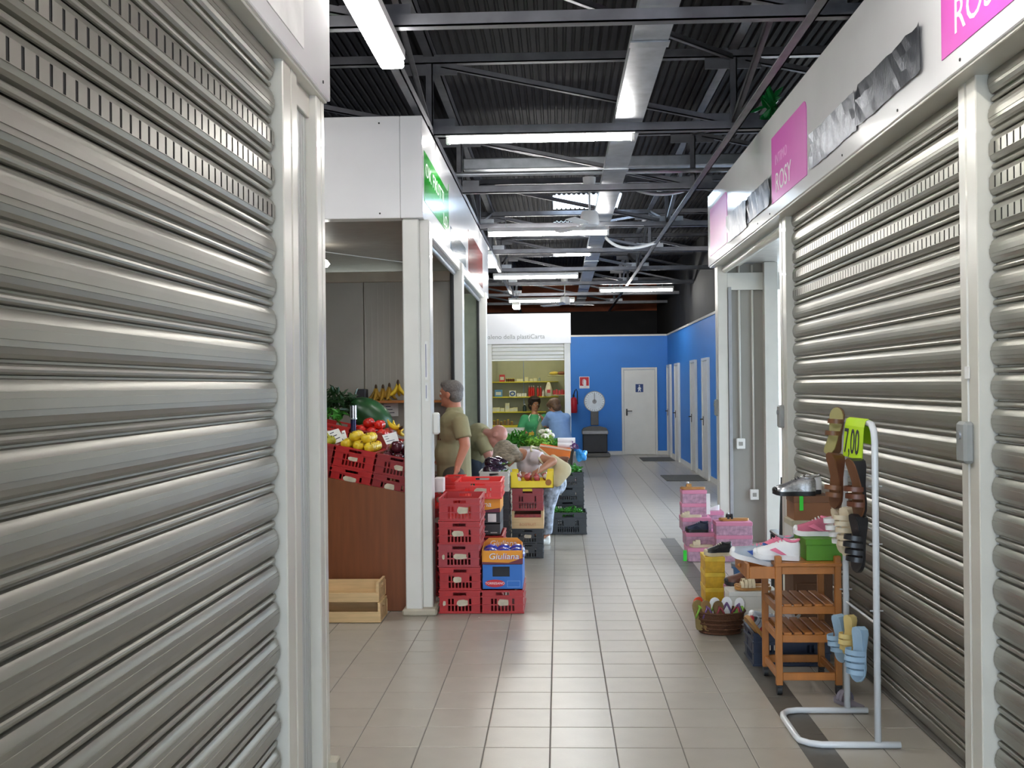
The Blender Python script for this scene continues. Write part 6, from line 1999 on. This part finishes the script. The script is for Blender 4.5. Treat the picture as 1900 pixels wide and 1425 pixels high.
# ================================================================== WOODEN CART
M_CART = mat('cart_wood', H('a8692c'), .45, 0, .15, 5, stretch=(3, 3, .6))
ct = thing('wooden_cart', 'small slatted wooden cart on casters holding shoes', 'cart', (1.15, 5.85, 0))
CW, CD = .31, .38
lz0, lz1 = .055, .735
for a in (0, CW):
    for b2 in (0, CD):
        MB().cbox(a - .017, a + .017, b2 - .017, b2 + .017, lz0, lz1 if True else 0, .003).build('leg', M_CART, ct)
        cs = MB().cyl((a - .012, b2 + .006, .028), (a + .012, b2 + .006, .028), .026, n=16)
        w_ = cs.build('caster', M_RUBBER, ct, 40)
        MB().cbox(a - .016, a + .016, b2 - .016, b2 + .016, .045, .056, .002).build('caster_plate', M_RUBBER, w_)
for z_ in (.10, .30, .45, .66):
    for b2 in (0, CD):
        MB().cbox(.018, CW - .018, b2 - .009, b2 + .009, z_ - .02, z_ + .02, .002).build('cross_rail', M_CART, ct)
    for a in (0, CW):
        MB().cbox(a - .009, a + .009, .018, CD - .018, z_ - .02, z_ + .02, .002).build('side_rail', M_CART, ct)
for z_ in (.312, .462):
    for k in range(5):
        x0_ = .02 + k * (CW - .04) / 5
        MB().cbox(x0_ + .006, x0_ + (CW - .04) / 5 - .006, -.005, CD + .005, z_ + .008, z_ + .02, .002).build('shelf_slat', M_CART, ct)
MB().cbox(-.02, CW + .02, -.02, CD + .02, .681, .70, .003).build('top_board', M_CART, ct)
# drawer pulled out to the left
dr = MB()
dr.cbox(-.165, -.15, .0, CD, .615, .695, .002)
o = dr.build('drawer', M_CART, ct)
MB().cbox(-.15, .01, .0, .012, .615, .678, .002).build('drawer_side', M_CART, o)
MB().cbox(-.15, .01, CD - .012, CD, .615, .678, .002).build('drawer_side', M_CART, o)
MB().cbox(-.15, .01, .012, CD - .012, .615, .622, .002).build('drawer_bottom', M_CART, o)
MB().ell((-.172, CD / 2, .655), .012, n=10, m=6).build('knob', M_CART, o, True)
ztp = .7015
sneaker('blue and white running shoe in the cart drawer', (1.155, 5.97, .655), (0, R(-14), LEFT - .12), .25, GREYS, WHT, BLUE, m_lace=PINK)
sneaker('white and pink running shoe on the cart, front one', (1.282, 5.92, ztp), (0, R(-2), LEFT - .1), .25, WHT, WHT, PINK, m_lace=PINK)
sneaker('white and pink running shoe on the cart, rear one', (1.285, 6.06, ztp), (0, 0, LEFT - .05), .25, PINK, WHT, GREYS, m_lace=PINK)
GB = mat('box_green', H('4f8a14'), .5, 0, .08, 8)
shoebox('bright green shoe box on the cart', (1.405, 5.90, ztp), .19, .29, .115, GB, GB)
sneaker('rose pink sneaker on the green box', (1.50, 6.02, ztp + .117), (0, 0, LEFT - .12), .23, ROSE, WHT, PINK)
# stack behind the cart: tall carton, white box, tan box, silver shoes
CARD = mat('brown_card', H('5a3a22'), .7, 0, .15, 6)
cb = carton('cardboard_box', 'tall brown cardboard box behind the cart', (1.56, 6.85, .0035), .24, .26, .66, CARD)
MB().box(-.11, .11, .01, .25, .64, .655).build('box_flap', CARD, cb)
shoebox('white shoe box beneath the tan box behind the cart', (1.56, 6.88, .6645), .24, .22, .13, M_WHITE, mat('box_cream', H('bfb8a0'), .55))
shoebox('tan shoe box topped with silver shoes', (1.57, 6.88, .7955), .23, .22, .15, mat('box_tan', H('8f5f3c'), .55), mat('box_tan_lid', H('7a5236'), .55))
zs2 = .9475
sneaker('silver sequined sneaker on the tan box, left one', (1.60, 6.92, zs2), (0, 0, LEFT), .27, SILV, BLK, SILV)
sneaker('white and silver sneaker on the tan box, right one', (1.66, 7.03, zs2), (0, 0, LEFT + .05), .27, WHT, BLK, SILV)
tag(MB().cbox(-.012, .012, -.002, .002, -.045, .045, .001).build('price_tag', mat('tag_green', H('35d83a'), .5)), 'bright green tag dangling below the silver shoes', 'tag').location = at(1487, 934, 6.86)
tag(MB().cbox(1.44, 1.62, 6.77, 6.785, .0035, .42, .002).xf(Matrix.Identity(4)).build('cardboard_sheet', CARD), 'brown cardboard sheet standing behind the cart', 'cardboard')

# ================================================================== WHITE TUBE RACK
M_WTUBE = mat('white_tube', (.70, .72, .74), .25, 0, .04, 6, coat=.3)
rk = thing('display_rack', 'white tubular shoe rack with a U-shaped foot', 'rack', (1.42, 5.0, 0))
rr = .0155
MB().tube([(.10, 0, rr + .002), (-.25, 0, rr + .002), (-.30, .02, rr + .002), (-.335, .06, rr + .002), (-.34, .12, rr + .002), (-.34, .40, rr + .002), (-.33, .46, rr + .002), (-.30, .505, rr + .002), (-.25, .525, rr + .002), (.10, .525, rr + .002)], rr, 12).build('base_tube', M_WTUBE, rk, True)
Hk = 1.462
MB().tube([(.0, 0, 2 * rr), (0, 0, Hk - .08), (0, .012, Hk - .035), (0, .045, Hk - .006), (0, .09, Hk), (0, .435, Hk), (0, .48, Hk - .006), (0, .513, Hk - .035), (0, .525, Hk - .08), (0, .525, 2 * rr)], rr, 12).build('frame_tube', M_WTUBE, rk, True)
for yy_ in (0, .525):
    for z_ in (.62, .92, 1.18):
        MB().cyl((-.03, yy_, z_), (.03, yy_, z_), .004, n=6).build('peg', M_GALV, rk)
for z_ in (.56, .98, 1.22):
    MB().cyl((0, .0, z_), (0, .525, z_), .006, n=8).build('cross_bar', M_WTUBE, rk)
# neon price sheet over the top bar
sg = thing('price_sign', 'neon yellow price sheet reading 7,00 over the rack', 'price sign', (1.42, 5.0, Hk))
ys0, ys1 = .085, .42
pr_ = []
for d, z_ in ((-.034, -.17), (-.030, -.10), (-.024, -.02), (-.015, .010), (0, .0185), (.015, .010), (.024, -.03), (.028, -.10)):
    pr_.append((d, z_))
ss_ = MB()
n = len(pr_)
ss_.add([(d, y_, z_) for y_ in (ys0, ys1) for d, z_ in pr_] + [(d * .93, y_, z_ - .001) for y_ in (ys0, ys1) for d, z_ in pr_],
        [(i, i + 1, n + i + 1, n + i) for i in range(n - 1)] + [(2 * n + i, 2 * n + i + 1, 3 * n + i + 1, 3 * n + i) for i in range(n - 1)])
ss_.build('sheet', mat('neon_sheet', H('c6f01c'), .6, 0, .02), sg)
text_mesh('price_digits', '7,00', .17, M_INK, sg, frame((-.0345, ys1 - .01, -.15), (0, -1, 0), (.06, 0, 1)), .0005, sx=.92)
# hanging shoes on the rack
def hung(label, p, toe, upv, L, m_s, m_st, heel, straps, bed=None, group='shoes hung on the rack'):
    """p = heel point, toe = heel-to-toe direction, upv = direction the footbed faces"""
    x = Vector(toe).normalized()
    z = Vector(upv)
    z = (z - x * z.dot(x)).normalized()
    y_ = z.cross(x)
    e = Matrix((x, y_, z)).transposed().to_euler()
    return sandal(label, p, tuple(e), L, m_s, m_st, straps, heel, 'wedge_sandal', group, False, bed)
HB = mat('heel_brown', H('6a452c'), .45, 0, .15, 12)
OLV = mat('olive_bed', H('8f8650'), .5, 0, .1, 12)
hung('tan wedge sandal with olive footbed standing at the top of the rack', at(1552, 843, 5.50)[:], (.06, 0, 1), (-.75, -.65, 0), .235, HB, HB, .06, ((.45, .05), (.7, .04)), OLV)
hung('brown wedge sandal hanging below the tan one', at(1562, 842, 5.40)[:], (-.12, -.05, -1), (-.9, -.35, 0), .27, BRN, HB, .06, ((.62, .055), (.75, .045)), HB)
hung('dark wedge sandal hanging toe down at the near upright', at(1600, 850, 5.10)[:], (-.03, 0, -1), (-.92, -.3, 0), .28, BLK, BRN, .06, ((.5, .065), (.62, .06), (.75, .05)), HB)
hung('black pointed wedge sandal hanging low on the rack', at(1605, 955, 5.10)[:], (-.12, 0, -1), (-.92, -.3, 0), .27, BLK, BLK, .055, ((.4, .06), (.52, .07), (.64, .06), (.76, .05)), BLK)
hung('cream strappy sandal hanging from the rack, front one', at(1578, 940, 5.28)[:], (-.05, 0, -1), (-.8, -.55, 0), .24, CREAM, CREAM, .035, ((.2, .06), (.32, .06), (.45, .06), (.6, .05), (.72, .045)), CREAM)
hung('cream strappy sandal hanging from the rack, rear one', at(1560, 940, 5.42)[:], (.08, 0, -1), (-.9, -.4, 0), .23, CREAM, WHT, .03, ((.25, .07), (.4, .07), (.55, .06), (.7, .045)), CREAM)
SKYB = mat('sky_slipper', H('8fa9bd'), .55, 0, .08, 12)
YSL = mat('yellow_slipper', H('c9b070'), .55, 0, .1, 12)
hung('pale blue slipper hanging low on the rack, near one', at(1604, 1162, 5.14)[:], (-.12, 0, -1), (-.85, -.5, 0), .26, SKYB, SKYB, .035, ((.45, .07), (.56, .075), (.68, .065), (.8, .05)), SKYB)
hung('pale blue slipper hanging low on the rack, far one', at(1562, 1138, 5.42)[:], (.02, 0, -1), (-.85, -.5, 0), .24, SKYB, SKYB, .03, ((.45, .07), (.57, .07), (.7, .05)), SKYB)
hung('pale yellow slipper between the two blue ones', at(1584, 1140, 5.28)[:], (-.12, 0, -1), (-.8, -.6, 0), .20, YSL, YSL, .03, ((.5, .06), (.64, .06), (.78, .04)), YSL)
sandal('grey slip-on on the floor under the rack', (1.50, 5.55, .0035), (0, 0, R(110)), .22, mat('lilac_grey', H('7f7a86'), .5), mat('lilac_grey', H('7f7a86'), .5), ((.6, .05), (.72, .045)))

# ================================================================== CHAIR IN THE OPEN STALL
ch_ = thing('chair', 'black wooden chair in the doorway of the open stall', 'chair', (1.90, 8.72, 0))
for sx in (-1, 1):
    MB().loft([[Vector((sx * .19 + a, y_ + b2, z_)) for a, b2 in ((-.016, -.016), (.016, -.016), (.016, .016), (-.016, .016))] for y_, z_ in ((-.19, .0035), (-.17, .45), (-.23 - .02, .93))]).build('rear_leg', BLK, ch_)
    MB().cbox(sx * .19 - .017, sx * .19 + .017, .16, .195, .0035, .44, .003).build('front_leg', BLK, ch_)
MB().cbox(-.21, .21, -.18, .21, .441, .47, .008).build('seat', BLK, ch_)
for z_ in (.62, .74, .87):
    MB().cbox(-.175, .175, -.22 - (z_ - .6) * .12, -.20 - (z_ - .6) * .12, z_, z_ + .05, .004).build('back_slat', BLK, ch_)
